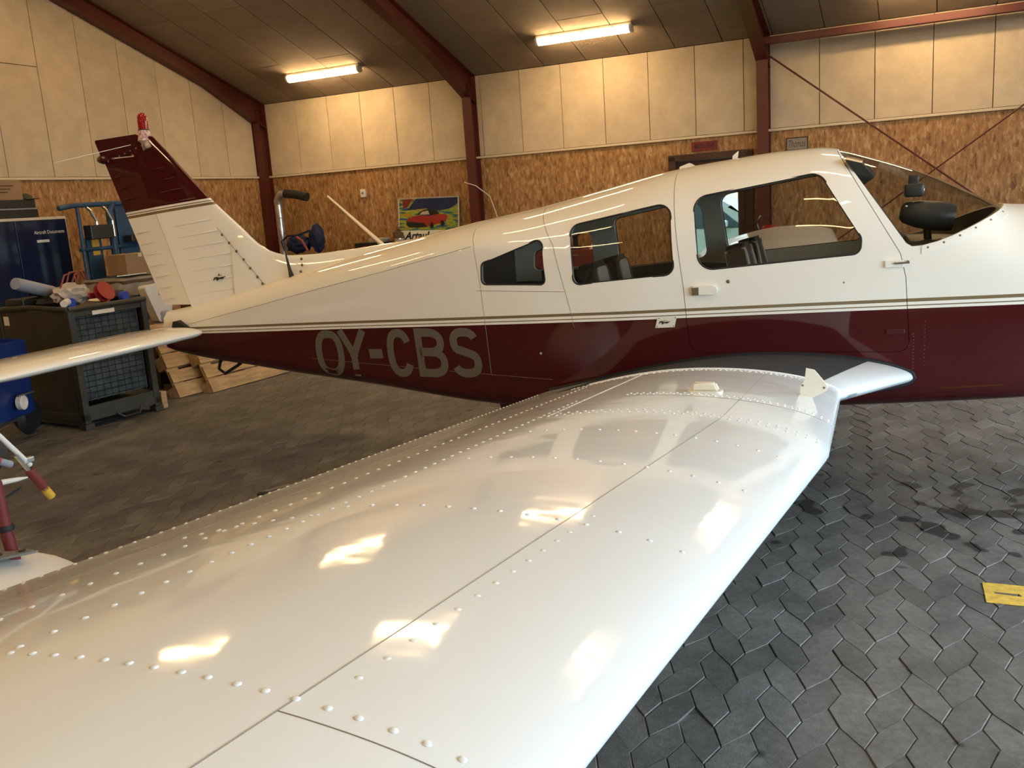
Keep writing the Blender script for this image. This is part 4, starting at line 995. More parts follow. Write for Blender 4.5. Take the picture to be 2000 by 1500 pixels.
obj('tie_down_ring', tube(BM(), [(-4.65, -.02, .71), (-4.68, -.02, .63), (-4.63, -.02, .595), (-4.5, -.02, .66), (-4.43, -.02, .70)], .012, 8), 'black_plastic', plane)
# step, antennas
b = BM(); prism(b, [(-2.335, .52), (-2.265, .52), (-2.19, .20), (-2.23, .20)], 'y', -.33, -.305); sp_ = obj('boarding_step', b, 'red_paint', plane); b = BM(); box(b, -2.27, -2.15, -.42, -.26, .185, .205, .006); obj('step_tread', b, 'walkway_grit', sp_)
b = BM(); tube(b, [(-3.90, -.09, 1.285), (-3.915, -.085, 1.34), (-3.94, -.08, 1.47), (-3.965, -.08, 1.62)], [.02, .012, .004, .003], 8); smooth(obj('whip_antenna', b, 'black_plastic', plane), 60)
b = BM(); prism(b, [(-1.235, 1.79), (-1.225, 1.825), (-1.17, 1.842), (-1.13, 1.815)], 'y', -.03, .03); obj('roof_antenna', b, 'white_paint', plane)
b = BM(); prism(b, [(-.93, 1.83), (-.925, 1.862), (-.895, 1.885), (-.90, 1.845)], 'y', -.045, -.02); obj('roof_vent', b, 'white_paint', plane)
# undercarriage, spinner, propeller
def wheel(x, y, leg_top):
    M = Matrix.Translation((x, y, .205)) @ Matrix.Rotation(pi/2, 4, 'X')
    wo = smooth(obj('wheel', lathe(BM(), [(.08, -.07), (.15, -.075), (.195, -.05), (.205, 0), (.195, .05), (.15, .075), (.08, .07)], 24, M), 'black_rubber', plane), 50)
    obj('hub', lathe(BM(), [(0, -.078), (.085, -.078), (.09, 0), (.085, .078), (0, .078)], 16, M), 'bright_metal', wo)
    b = BM(); tube(b, [(x, y+.11, .205), (x, y+.11, .42), (x+.02, y+.06, leg_top)], .028, 10); obj('gear_leg', b, 'white_paint', wo)
wheel(-1.05, -1.52, .80); wheel(-1.05, 1.3, .80); wheel(.95, -.11, .72)
sp2 = smooth(obj('spinner', lathe(BM(), [(.15, 0), (.15, .03), (.13, .12), (.08, .21), (0, .25)], 20, Matrix.Translation((1.56, 0, 1.06)) @ Matrix.Rotation(pi/2, 4, 'Y')), 'white_paint', plane), 50)
for s in (-1, 1):
    b = BM(); prev = None
    for k in range(9):
        r_ = .1+.85*k/8; c = .065*(1-.5*(k/8)**3) if k else .045; tw = .6-.5*k/8; r = [b.verts.new((1.60+math.sin(tw)*u*c+v*math.cos(tw)*.01, u*c*math.cos(tw)*s-v*.01*math.sin(tw), 1.06+s*r_)) for u, v in ((-1, 0), (0, 1), (1, 0), (0, -1))]
        if prev:
            for q in range(4): b.faces.new((prev[q], prev[(q+1) % 4], r[(q+1) % 4], r[q]))
        else: b.faces.new(r)
        prev = r
    b.faces.new(prev[::-1]); smooth(obj('propeller_blade', b, 'black_plastic', sp2), 60)

# ================================================================== things around the hangar
def T(x, y, z=0, rz=0): return Matrix.Translation((x, y, z)) @ Matrix.Rotation(rz, 4, 'Z')
# ---- olive steel cage trolley
cg = tag(empty('cage_trolley', (-6.53, .40, 0), math.radians(81.2)), 'olive steel cage trolley heaped with parts behind the stabilator', 'trolley')
W_, D_, Hh = .73, 1.0, 1.05
for x in (0, W_):
    for y in (0, D_): obj('corner_post', boxm(x-.03, x+.03, y-.03, y+.03, .05, Hh, .006), 'olive_steel', cg)
obj('deck', boxm(-.03, W_+.03, -.03, D_+.03, .07, .14, .006), 'olive_steel', cg)
obj('side_panel', boxm(-.018, -.002, .03, D_-.03, .03, Hh-.02, .003), 'olive_steel', cg); obj('side_panel', boxm(W_, W_+.015, .03, D_-.03, .2, Hh-.02, .003), 'olive_steel', cg); obj('rear_panel', boxm(.03, W_-.03, D_-.005, D_+.01, .2, Hh-.02, .003), 'olive_steel', cg)
rim = BM()
for a, b in (((-.02, -.02, Hh), (-.02, D_*.5, Hh+.02)), ((-.02, D_*.5, Hh+.02), (-.02, D_, Hh)), ((-.02, D_, Hh), (W_+.02, D_, Hh)), ((W_+.02, D_, Hh), (W_+.02, -.02, Hh)), ((W_+.02, -.02, Hh), (-.02, -.02, Hh))): tube(rim, [a, b], .024, 8)
obj('top_rim', rim, 'olive_steel', cg)
fp = obj('front_panel', boxm(.05, W_-.05, .02, .03, .24, Hh-.06), 'dusty_panel', cg)
for k in range(9):
    xx = .08+(W_-.16)*k/8; obj('mesh_wire', tube(BM(), [(xx, .0, .23), (xx, .0, Hh-.05)], .003, 5), 'mesh_steel', fp)
for k in range(15):
    z = .26+(Hh-.35)*k/14; obj('mesh_wire', tube(BM(), [(.05, -.004, z), (W_-.05, -.004, z)], .003, 5), 'mesh_steel', fp)
obj('front_rail', boxm(.03, W_-.03, -.025, .02, .10, .20, .004), 'olive_steel', cg); obj('front_rail', boxm(.03, W_-.03, -.02, .02, Hh-.07, Hh-.02, .004), 'olive_steel', cg)
obj('label_strip', boxm(.2, .42, -.028, -.022, Hh-.07, Hh-.035), 'cream_plastic', cg); obj('label_square', boxm(-.024, -.0185, D_-.14, D_-.07, Hh-.14, Hh-.06), 'cream_plastic', cg)
for x in (.0, W_-.0):
    for y in (0, D_): obj('foot', boxm(x-.045, x+.045, y-.045, y+.045, 0, .05, .006), 'olive_steel', cg)
b = BM(); tube(b, [(.28, -.03, .09), (.34, -.05, .04), (.5, -.05, .04), (.55, -.03, .09)], .012, 8); obj('tow_hook', b, 'black_plastic', cg)
# load of the trolley, each piece lying on it
CM = cg.matrix_basis.copy()
def C(x, y, z): return CM @ Vector((x, y, z))
obj('lid_board', boxm(.0, W_, .02, D_-.02, Hh-.04, Hh-.02), 'dark_wood', cg)
def lay(name, bm, material, x, y, z, rot, label, cat, group=None, sm=50):
    o = obj(name, bm, material, None, C(x, y, z)); o.rotation_euler = (rot[0], rot[1], rot[2]+math.radians(81.2)); smooth(o, sm); return tag(o, label, cat, group)
lay('foam_tube', lathe(BM(), [(0, -.24), (.05, -.235), (.055, -.2), (.055, .2), (.05, .235), (0, .24)], 16, Matrix.Rotation(pi/2, 4, 'Y')), 'grey_tube', .0, .42, 1.24, (0, .26, .35), 'grey blue padded tube lying across the trolley load', 'tube')
def crumple(w_, d_, h_, seed, n=12):
    rr = random.Random(seed); b = BM(); bmesh.ops.create_icosphere(b, subdivisions=3, radius=1.)
    for v in b.verts: v.co = Vector((v.co.x*w_, v.co.y*d_, v.co.z*h_))*(1+rr.uniform(-.16, .16))
    return b
bag = tag(empty('paper_bag', C(.24, .28, 1.16), math.radians(81)), 'crumpled white and red paper bag on the trolley', 'bag'); smooth(obj('bag_body', crumple(.17, .12, .095, 4), 'crumpled_paper', bag), 25)
b = BM()
for k in range(4): tube(b, [(-.1+.05*k, 0, .05), (-.06+.05*k, -.03, .17+.02*(k % 2)), (.06+.03*k, .0, .19), (.10+.03*k, .02, .12)], .008, 6)
smooth(obj('bag_straps', b, 'rust_strap', bag), 60); obj('bag_print', boxm(.08, .2, -.11, -.05, -.06, .0, .02), 'red_plastic', bag)
lay('spare_tyre', lathe(BM(), [(.06, -.035), (.11, -.04), (.135, 0), (.11, .04), (.06, .035)], 22), 'black_rubber', .22, .55, 1.09, (0, 0, 0), 'small black tyre lying on the trolley under the bag', 'tyre')
lay('spare_tyre', lathe(BM(), [(.05, -.04), (.10, -.045), (.13, 0), (.10, .045), (.05, .04)], 22), 'black_rubber', .62, .25, 1.095, (0, 0, 0), 'small black tyre with blue tape beside the blue crane post', 'tyre')
lay('tape_roll', lathe(BM(), [(.03, -.025), (.05, -.025), (.05, .025), (.03, .025)], 18, Matrix.Rotation(pi/2, 4, 'X')), 'blue_tape', .60, .06, 1.09, (0, 0, .3), 'bright blue tape roll on the trolley edge', 'tape roll')
lay('tape_roll', lathe(BM(), [(.03, -.025), (.05, -.025), (.05, .025), (.03, .025)], 18, Matrix.Rotation(pi/2, 4, 'X')), 'blue_tape', .13, .16, 1.085, (0, 0, .3), 'blue tape roll beside the paper bag', 'tape roll')
rl = lay('hose_reel', lathe(BM(), [(.03, -.03), (.09, -.03), (.09, -.02), (.05, -.015), (.05, .015), (.09, .02), (.09, .03), (.03, .03)], 22, Matrix.Rotation(1.1, 4, 'X')), 'red_plastic', .43, .09, 1.155, (0, 0, .2), 'red reel tilted on the trolley load', 'reel')
lay('tin_lid', lathe(BM(), [(0, 0), (.08, 0), (.085, .012), (.07, .016), (0, .016)], 22), 'cream_plastic', .56, .46, 1.06, (.2, .1, 0), 'round cream tin lid among the trolley load', 'lid')
lay('dark_case', boxm(-.16, .16, -.12, .12, -.05, .05, .012), 'black_plastic', .18, .82, 1.09, (0, 0, .1), 'flat black case at the left end of the trolley', 'case')
lay('plastic_bottle', lathe(BM(), [(0, 0), (.03, 0), (.032, .11), (.013, .135), (.013, .16), (0, .16)], 14, Matrix.Rotation(1.5, 4, 'Y')), 'plain_white', .0, .05, 1.10, (0, 0, .7), 'white bottle lying beside the paper bag', 'bottle')
lay('rag', crumple(.11, .09, .045, 11), 'navy_cloth', .22, .68, 1.19, (0, 0, 0), 'blue rag heaped on the trolley', 'rag')
lay('rag', crumple(.06, .05, .03, 12), 'rust_strap', .42, .88, 1.075, (0, 0, 0), 'small pink rag at the back of the trolley', 'rag')
# ---- blue plastic cart with a black wheel
ct = tag(empty('plastic_cart', (-6.85, -.02, 0), math.radians(20)), 'blue plastic cart with a black wheel at the left edge', 'cart')
b = BM(); lo = [b.verts.new(v) for v in ((-.25, -.75, .3), (.1, -.75, .26), (.1, .13, .24), (-.25, .13, .3))]; hi = [b.verts.new(v) for v in ((-.4, -.9, .95), (.25, -.9, .90), (.2, .0, .86), (-.4, .05, .9))]
b.faces.new(lo)
for i in range(4): b.faces.new((lo[i], lo[(i+1) % 4], hi[(i+1) % 4], hi[i]))
b.normal_update(); bmesh.ops.solidify(b, geom=b.faces[:], thickness=.02); bmesh.ops.bevel(b, geom=b.edges[:], offset=.008, segments=2, affect='EDGES'); smooth(obj('tub', b, 'blue_plastic', ct), 50)
wm = Matrix.Translation((-.05, .26, .17)) @ Matrix.Rotation(pi/2, 4, 'Y'); wo = smooth(obj('wheel', lathe(BM(), [(.06, -.05), (.13, -.055), (.17, 0), (.13, .055), (.06, .05)], 24, wm), 'black_rubber', ct), 50); obj('hub', lathe(BM(), [(0, -.04), (.065, -.04), (.065, .04), (0, .04)], 14, wm), 'grey_tube', wo)
wm = Matrix.Translation((-.05, -.8, .17)) @ Matrix.Rotation(pi/2, 4, 'Y'); smooth(obj('wheel', lathe(BM(), [(0, -.05), (.13, -.055), (.17, 0), (.13, .055), (0, .05)], 24, wm), 'black_rubber', ct), 50)
b = BM(); tube(b, [(-.05, -.8, .17), (-.05, .26, .17)], .014, 8); tube(b, [(-.05, -.3, .17), (-.05, -.3, .3)], .02, 8); obj('axle', b, 'bolt_metal', ct)
b = BM(); lathe(b, [(0, -.02), (.06, -.02), (.06, .02), (.045, .025), (0, .02)], 20, Matrix.Translation((.17, -.16, .36)) @ Matrix.Rotation(pi/2, 4, 'Y')); pu = obj('white_pulley', b, 'plain_white', ct); obj('pulley_pin', tube(BM(), [(.2, -.25, .43), (.2, -.02, .42)], .008, 6), 'bright_metal', pu)
# ---- ultralight trike parts at the left edge
tk = tag(empty('ultralight_trike', (-3.0, -3.3, 0), 0), 'ultralight trike with white pod and red mast beyond the trailing edge', 'ultralight')
b = BM(); bmesh.ops.create_uvsphere(b, u_segments=40, v_segments=20, radius=1.); bmesh.ops.transform(b, matrix=Matrix.Translation((-.1, -.2, .33)) @ Matrix.Diagonal((.42, .62, .30, 1)), verts=b.verts[:]); smooth(obj('pod', b, 'plain_white', tk), 60)
b = BM(); box(b, -.07, .09, -.08, .07, .0, .008, .001, Matrix.Translation((0, .05, .615)) @ Matrix.Rotation(-.2, 4, 'X')); bk = obj('mast_bracket', b, 'grey_cloth', tk)
for x, y in ((.05, .0), (-.04, .06), (.06, .08)): obj('bracket_hole', lathe(BM(), [(0, 0), (.012, 0), (.012, .003), (0, .003)], 10, Matrix.Translation((x, y, .636-.2*y))), 'black_print', bk)
smooth(obj('mast', tube(BM(), [(0, .1, .50), (.0, .08, .70), (0, .075, .86), (0, .05, .95), (0, -.03, 1.06), (0, -.2, 1.25), (0, -.6, 1.6)], .021, 12), 'dull_red', tk), 60)
smooth(obj('mast_clamp', lathe(BM(), [(.028, -.01), (.03, 0), (.028, .01)], 14, Matrix.Translation((0, .081, .70))), 'black_rubber', tk), 60)
wr2 = smooth(obj('strut', tube(BM(), [(0, -.3, 1.40), (0, .12, 1.02), (0, .22, .885)], .010, 8), 'plain_white', tk), 60)
def seg(a, b): return [Vector((0, .0, 0))+Vector(a), Vector(b)]
A_, B_ = Vector((0, .12, 1.02)), Vector((0, .285, .745))
smooth(obj('strut_end', tube(BM(), [A_+(B_-A_)*.55, A_+(B_-A_)*.84], .016, 10), 'dull_red', wr2), 60); smooth(obj('strut_tip', tube(BM(), [A_+(B_-A_)*.87, A_+(B_-A_)*1.0], .015, 10), 'yellow_plastic', wr2), 60); obj('strut_ferrule', tube(BM(), [A_+(B_-A_)*.3, A_+(B_-A_)*.9], .009, 8), 'bright_metal', wr2)
b = BM(); box(b, -.01, .01, .20, .235, .895, .915, .003); obj('strut_clip', b, 'bright_metal', wr2)
smooth(obj('control_horn', tube(BM(), [(0, -.3, .87), (0, .05, .865), (0, .16, .85), (0, .2, .845)], [.014, .013, .008, .003], 8), 'plain_white', tk), 60)
smooth(obj('grip', tube(BM(), [(0, -.1, 1.05), (0, .1, .935)], .016, 10), 'red_plastic', tk), 60); smooth(obj('grip_tip', tube(BM(), [(0, .1, .935), (0, .145, .91)], .013, 10), 'grey_tube', tk), 60)
smooth(obj('black_pad', lathe(BM(), [(0, -.03), (.08, -.03), (.095, 0), (.08, .03), (0, .03)], 22, Matrix.Translation((-.1, .12, .97)) @ Matrix.Rotation(1.2, 4, 'Y')), 'black_rubber', tk), 50)
smooth(obj('wheel', lathe(BM(), [(0, -.05), (.12, -.055), (.16, 0), (.12, .055), (0, .05)], 22, Matrix.Translation((-.15, -.3, .16)) @ Matrix.Rotation(pi/2, 4, 'Y')), 'black_rubber', tk), 50)
obj('cable', tube(BM(), [(0, -.1, .80), (.01, .1, .805), (.01, .16, .82)], .005, 6), 'black_plastic', tk)
# ---- dark crates with a white fairing on top
ck = tag(empty('dark_crate', (-7.20, 2.03, 0), math.radians(81)), 'dark wooden crate between the cage trolley and the pallets', 'crate')
for k in range(4): obj('slat', boxm(0, .55, -.02, 0, .04+.16*k, .17+.16*k, .004), 'dark_wood', ck); obj('slat', boxm(0, .55, .5, .52, .04+.16*k, .17+.16*k, .004), 'dark_wood', ck)
for x in (0, .51):
    for y in (0, .46): obj('post', boxm(x, x+.04, y, y+.04, 0, .68, .004), 'dark_wood', ck)
obj('lid', boxm(-.02, .57, -.03, .53, .66, .69, .004), 'dark_wood', ck)
wf = tag(empty('white_fairing', (-7.33, 2.06, .69), math.radians(81)), 'white plastic fairing with red marks standing behind the rudder', 'fairing')
b = BM(); prism(b, rounded([(.16, 0), (.31, .02), (.36, .2), (.27, .41), (.02, .40), (.06, .28)], [.03, .05, .05, .03, .03, .03], 4), 'y', -.06, .06); bmesh.ops.bevel(b, geom=[e for e in b.edges], offset=.006, segments=2, affect='EDGES'); smooth(obj('shell', b, 'plain_white', wf), 45)
for k in range(3): obj('red_mark', boxm(.19, .26, -.063, -.061, .29+.022*k, .30+.022*k), 'red_plastic', wf)
bt = obj('timber_block', boxm(0, .06, 0, .1, 0, .16, .003), 'pallet_wood', None, (-6.42, 1.20, 0), (0, 0, 1.4)); tag(bt, 'short pale timber block on the floor by the trolley', 'block')
# ---- leaning pallets
def pallet(loc, rz, lean, label, n=5):
    p = tag(empty('wooden_pallet', loc, rz, label, 'pallet', 'pallets leaning behind the tail'))
    M = Matrix.Rotation(lean, 4, 'X')
    for k in range(n):
        z0 = .8*k/n+(.0 if k else 0); wd = .8/n-.012 if k not in (1, 3) else .8/n-.035
        b = BM(); box(b, 0, 1.2, -.022, 0, z0, z0+wd, .003, M); obj('deck_board', b, 'pallet_wood', p)
    for x in (0, .53, 1.06):
        b = BM(); box(b, x, x+.14, 0, .022, 0, .8, .003, M); obj('stringer_board', b, 'pallet_wood', p)
        for z in (0, .33, .66):
            b = BM(); box(b, x, x+.14, .022, .10, z, z+.13, .003, M); obj('block', b, 'pallet_wood', p)
    for z in (0, .33, .66):
        b = BM(); box(b, 0, 1.2, .10, .122, z, z+.13, .003, M); obj('bottom_board', b, 'pallet_wood', p)
    return p
pallet((-6.40, 1.88, 0), math.radians(81.2), math.radians(-24), 'front wooden pallet leaning back under the tail cone'); pallet((-6.60, 1.62, 0), math.radians(81.2), math.radians(-24), 'second wooden pallet leaning behind the front one')
ps = tag(empty('pallet_prop', (-7.02, 3.02, 0), math.radians(81.2)), 'dark cupboard that the pallets lean against', 'cupboard')
obj('carcass', boxm(-.3, .7, .0, .4, 0, .85, .006), 'dark_wood', ps); obj('door', boxm(-.28, .19, -.02, 0, .05, .82, .004), 'dark_wood', ps); obj('door', boxm(.21, .68, -.02, 0, .05, .82, .004), 'dark_wood', ps)
# ---- blue cupboard with a document notice, cases and a carton on top
def hang(name, x, y, z, label, cat, group=None): return tag(empty(name, H(x, y, z), ALPHA), label, cat, group)
cb = hang('blue_cupboard', -9.62, 1.75, 0, 'tall blue cupboard with cream edges and an aircraft documents notice', 'cupboard')
obj('carcass', boxm(0, .40, -.85, .53, .0, 1.89, .004), 'white_frame', cb); obj('door', boxm(.40, .425, -.83, -.17, .06, 1.86, .003), 'blue_board', cb); dr = obj('door', boxm(.40, .425, -.16, .50, .06, 1.86, .003), 'blue_board', cb)
me = fit_text(text_mesh('Aircraft Documents', 1., .01), lambda u, v, l: Vector((.427, u, v)), .06, .46, 1.70, 1.74); obj('door_lettering', me, 'plain_white', dr); obj('door_label', boxm(.425, .428, .08, .24, 1.605, 1.635), 'plain_white', dr)
tb = hang('black_case', -9.42, 1.52, 1.89, 'two-tier black equipment case on top of the blue cupboard', 'case'); obj('lower_shell', boxm(-.15, .15, -.45, .45, 0, .10, .008), 'black_plastic', tb); obj('upper_shell', boxm(-.15, .15, -.45, .43, .105, .205, .008), 'black_plastic', tb); obj('edge_strip', boxm(-.152, .153, -.45, .44, .095, .11), 'grey_tube', tb)
cr = hang('carton', -9.42, 1.52, 2.095, 'brown printed carton stacked on the black case', 'carton'); obj('box', boxm(-.13, .13, -.4, .30, 0, .215, .003), 'cardboard', cr); obj('tape', boxm(-.131, .132, -.06, .0, .19, .217), 'wood_strip', cr)
for k in range(3): obj('print_line', boxm(.131, .132, .0, .2-.04*k, .15-.035*k, .162-.035*k), 'dark_wood', cr)
cp_ = hang('cap', -9.36, 1.90, 2.097, 'olive cap lying on the black case', 'cap'); b = BM(); bmesh.ops.create_uvsphere(b, u_segments=18, v_segments=10, radius=.08); bmesh.ops.transform(b, matrix=Matrix.Diagonal((1, 1, .9, 1)), verts=b.verts[:])
for v in b.verts: v.co.z = max(v.co.z, 0)
smooth(obj('crown', b, 'olive_fabric', cp_), 60); obj('peak', boxm(.02, .11, -.06, .1, .0, .012, .004), 'olive_fabric', cp_)
# ---- blue workshop crane
bc_ = hang('workshop_crane', -8.6, 2.1, 0, 'blue tubular workshop crane standing by the gable wall', 'crane')
obj('top_bar', tube(BM(), [(0, -.4, 1.96), (0, -.2, 1.985), (0, .75, 2.0)], .028, 10), 'blue_steel', bc_); obj('upright', tube(BM(), [(0, -.16, .0), (0, -.16, 1.98)], .02, 8), 'blue_steel', bc_); obj('upright', tube(BM(), [(0, .27, .0), (0, .27, 1.9), (0, .32, 1.98)], .04, 10), 'blue_steel', bc_); obj('cross_bar', tube(BM(), [(0, -.2, 1.49), (0, .75, 1.5)], .022, 8), 'blue_steel', bc_)
obj('back_plate', boxm(-.06, -.02, .38, .66, 0, 1.98, .004), 'blue_steel', bc_); obj('back_plate', boxm(-.06, -.02, -.08, .12, 0, 1.62, .004), 'blue_steel', bc_)
for y in (-.02, .2): obj('bent_pipe', tube(BM(), [(.04, y-.05, 1.96), (.04, y, 1.92), (.04, y+.06, 1.8), (.04, y+.06, 1.62)], .016, 8), 'bright_metal', bc_)
obj('battery_box', boxm(.0, .12, -.12, .2, 1.60, 1.76, .01), 'black_plastic', bc_); obj('winch', boxm(.0, .14, .42, .68, 1.54, 1.62, .01), 'black_plastic', bc_); obj('warning_label', boxm(-.02, -.015, -.02, .08, 1.42, 1.6), 'yellow_plastic', bc_)
for y in (-.16, .6): obj('foot', boxm(-.3, .1, y-.04, y+.04, 0, .08, .006), 'blue_steel', bc_)
# ---- covered table with a carton
tbl = hang('covered_table', -8.15, 2.2, 0, 'table under a grey cover behind the trolley', 'table'); obj('top', boxm(-.3, .3, -.45, .6, 1.10, 1.14, .005), 'dark_wood', tbl)
for x in (-.26, .26):
    for y in (-.4, .55): obj('leg', boxm(x-.03, x+.03, y-.03, y+.03, 0, 1.1, .003), 'dark_wood', tbl)
b = BM(); g = [[b.verts.new((-.34+.68*i/12, -.5+1.15*j/16, 1.155+.012*math.sin(i*2.1)*math.sin(j*1.7)-(.18 if i == 12 else 0)-(.12 if j == 0 else 0))) for j in range(17)] for i in range(13)]
for i in range(12):
    for j in range(16): b.faces.new((g[i][j], g[i+1][j], g[i+1][j+1], g[i][j+1]))
b.normal_update(); bmesh.ops.solidify(b, geom=b.faces[:], thickness=.006); smooth(obj('cover', b, 'grey_cloth', tbl), 60)
cr = hang('carton', -8.2, 2.22, 1.175, 'plain brown carton on the grey covered table', 'carton'); obj('box', boxm(-.15, .15, -.21, .21, 0, .24, .003), 'cardboard', cr); obj('tape', boxm(-.151, .151, -.025, .025, .2, .242), 'wood_strip', cr)
rd = hang('metal_strip', -8.0, 2.0, 1.185, 'bright flat metal strip lying on the grey cover', 'strip'); obj('blade', boxm(-.015, .015, -.22, .22, 0, .01, .002), 'bright_metal', rd); obj('grip', boxm(-.02, .02, -.3, -.2, 0, .02, .004), 'black_plastic', rd)
# ---- workbench along the strand board wall
wb_ = hang('workbench', -7.5, 6.1, 0, 'dark workbench along the strand board wall behind the tail cone', 'workbench'); obj('top', boxm(-1.45, 1.4, -.35, .33, 1.07, 1.12, .005), 'dark_wood', wb_)
for x in (-1.4, -.05, 1.35):
    for y in (-.3, .28): obj('leg', boxm(x-.04, x+.04, y-.04, y+.04, 0, 1.07, .004), 'dark_wood', wb_)
obj('shelf', boxm(-1.4, 1.35, -.28, .28, .35, .38, .004), 'dark_wood', wb_)
# extraction pipe
vp = hang('extraction_pipe', -9.12, 5.95, 0, 'galvanised extraction pipe with a black hose end beside the corner column', 'pipe')
smooth(obj('pipe', tube(BM(), [(0, .1, 0.), (0, .1, 1.92)], .062, 20), 'galvanised', vp), 60)
smooth(obj('elbow', tube(BM(), [(0, .1, 1.90), (0, .1, 1.95), (.03, .1, 2.02), (.09, .1, 2.06), (.16, .1, 2.06)], [.062, .068, .068, .068, .064], 20), 'galvanised', vp), 60)
for k in range(6): smooth(obj('pipe_ring', lathe(BM(), [(.062, -.006), (.066, 0), (.062, .006)], 20, Matrix.Translation((0, .1, .45+.25*k))), 'galvanised', vp), 60)
smooth(obj('hose', tube(BM(), [(.15, .1, 2.06), (.35, .1, 2.035), (.56, .1, 1.985)], .066, 18), 'black_rubber', vp), 60)
# harness on the bench
hb_ = hang('harness_bundle', -8.62, 5.95, 1.185, 'navy harness with a rust coloured strap heaped on the workbench', 'harness')
b = crumple(.2, .14, .14, 21); bmesh.ops.translate(b, vec=(-.12, 0, .10), verts=b.verts[:]); smooth(obj('pad', b, 'navy_cloth', hb_), 30); b = crumple(.12, .1, .20, 22); bmesh.ops.translate(b, vec=(.24, 0, .18), verts=b.verts[:]); smooth(obj('pad', b, 'navy_cloth', hb_), 30)
smooth(obj('strap', tube(BM(), [(-.02, -.16, .22), (.08, -.17, .16), (.16, -.17, .02), (.17, -.17, 0)], .02, 6), 'rust_strap', hb_), 60); smooth(obj('webbing', tube(BM(), [(-.32, -.1, .02), (-.34, -.12, .16), (-.2, -.14, .24), (-.02, -.15, .24), (.2, -.1, .3)], .016, 6), 'navy_cloth', hb_), 60)
# poster
pt = hang('car_poster', -6.72, 6.44, 1.155, 'framed poster of a red sports car in bright streaky colours', 'poster'); pt.rotation_euler = (math.radians(-4), math.radians(1.6), ALPHA)
obj('backing', boxm(-.52, .52, -.012, 0, 0, .70, .002), 'cream_plastic', pt)
def streaks():
    m_, nt, bb_ = nodes('poster_streaks'); tc = N(nt, 'ShaderNodeTexCoord'); mp = N(nt, 'ShaderNodeMapping'); mp.inputs['Rotation'].default_value = (0, -.55, 0); mp.inputs['Scale'].default_value = (1.3, 1, 7.); lk(nt, tc.outputs['Object'], mp.inputs[0])
    nz = N(nt, 'ShaderNodeTexNoise', i_Scale=3.2, i_Detail=2.5, i_Roughness=.55); lk(nt, mp.outputs[0], nz.inputs['Vector']); cr_ = N(nt, 'ShaderNodeValToRGB'); e = cr_.color_ramp.elements; e[0].position = .2; e[0].color = (.01, .03, .16, 1); e[1].position = .8; e[1].color = (.45, .04, .02, 1)
    for p_, c_ in ((.38, (.02, .07, .22, 1)), (.45, (.06, .2, .05, 1)), (.52, (.42, .34, .03, 1)), (.58, (.1, .28, .06, 1)), (.65, (.5, .16, .02, 1))): k_ = e.new(p_); k_.color = c_
    lk(nt, nz.outputs[0], cr_.inputs[0]); lk(nt, cr_.outputs[0], bb_.inputs['Base Color']); bb_.inputs['Roughness'].default_value = .35
streaks(); pic = obj('picture', boxm(-.50, .50, -.0135, -.010, .22, .685), 'poster_streaks', pt)
def flat(name, poly, material, y, parent): return obj(name, prism(BM(), poly, 'y', y, y+.001), material, parent)
flat('sky_patch', [(-.2, .685), (-.36, .52), (-.05, .54), (.2, .5), (.38, .53), (.5, .6), (.5, .685)], 'navy_cloth', -.0148, pic); flat('flag_patch', [(-.44, .68), (-.26, .68), (-.36, .56), (-.43, .55)], 'sign_red', -.0158, pic)
flat('car_body', [(-.36, .30), (-.38, .36), (-.33, .41), (-.18, .44), (.0, .43), (.14, .445), (.28, .45), (.33, .42), (.30, .34), (.12, .30), (-.02, .27), (-.25, .265)], 'red_plastic', -.0165, pic)
flat('car_front', [(-.37, .30), (-.375, .355), (-.25, .345), (-.06, .325), (-.02, .27), (-.2, .26), (-.33, .27)], 'black_print', -.0178, pic); flat('car_cabin', [(-.2, .445), (-.12, .50), (.0, .53), (.12, .52), (.2, .455), (.05, .44)], 'black_print', -.0178, pic)
for x, z in ((.06, .29), (.24, .315)): obj('car_wheel', lathe(BM(), [(0, 0), (.045, 0), (.045, .001), (0, .001)], 16, Matrix.Translation((x, -.0178, z)) @ Matrix.Rotation(pi/2, 4, 'X') @ Matrix.Diagonal((.7, 1, 1, 1))), 'black_print', pic)
flat('windscreen_patch', [(-.15, .45), (-.1, .49), (.0, .505), (.03, .45)], 'crumpled_paper', -.0188, pic)
wall_text('Artaul', 'black_print', pt, -.42, .02, .085, .205, -.0135, .03, .35, 'poster_lettering')
b = BM()
for q in ((-.522, .522, -.016, .002, .69, .703), (-.522, .522, -.016, .002, -.003, .01), (-.525, -.512, -.016, .002, 0, .70), (.512, .525, -.016, .002, 0, .70)): box(b, *q)
obj('frame', b, 'galvanised', pt)
# small things on the bench and wall
bx = hang('flat_box', -7.55, 6.22, 1.12, 'flat black box with dull red print on the workbench', 'box'); obj('box', boxm(-.27, .27, -.12, .12, 0, .13, .004), 'black_plastic', bx); obj('print', boxm(-.12, .1, -.1215, -.12, .06, .09), 'sign_red', bx)
bx = hang('paper_stack', -7.47, 6.22, 1.25, 'low cream stack of paper on top of the black box', 'papers')
for k in range(2): obj('sheaf', boxm(-.1, .14+.02*k, -.1, .1, .03*k, .03*k+.028, .003), 'crumpled_paper', bx)
bx = hang('paint_tin', -6.95, 5.98, 1.12, 'pale paint tin beside the black box on the workbench', 'tin'); smooth(obj('can', lathe(BM(), [(0, 0), (.07, 0), (.07, .16), (.065, .165), (0, .165)], 20), 'crumpled_paper', bx), 40); obj('tin_lid', lathe(BM(), [(0, .165), (.072, .165), (.072, .175), (0, .175)], 20), 'bright_metal', bx)
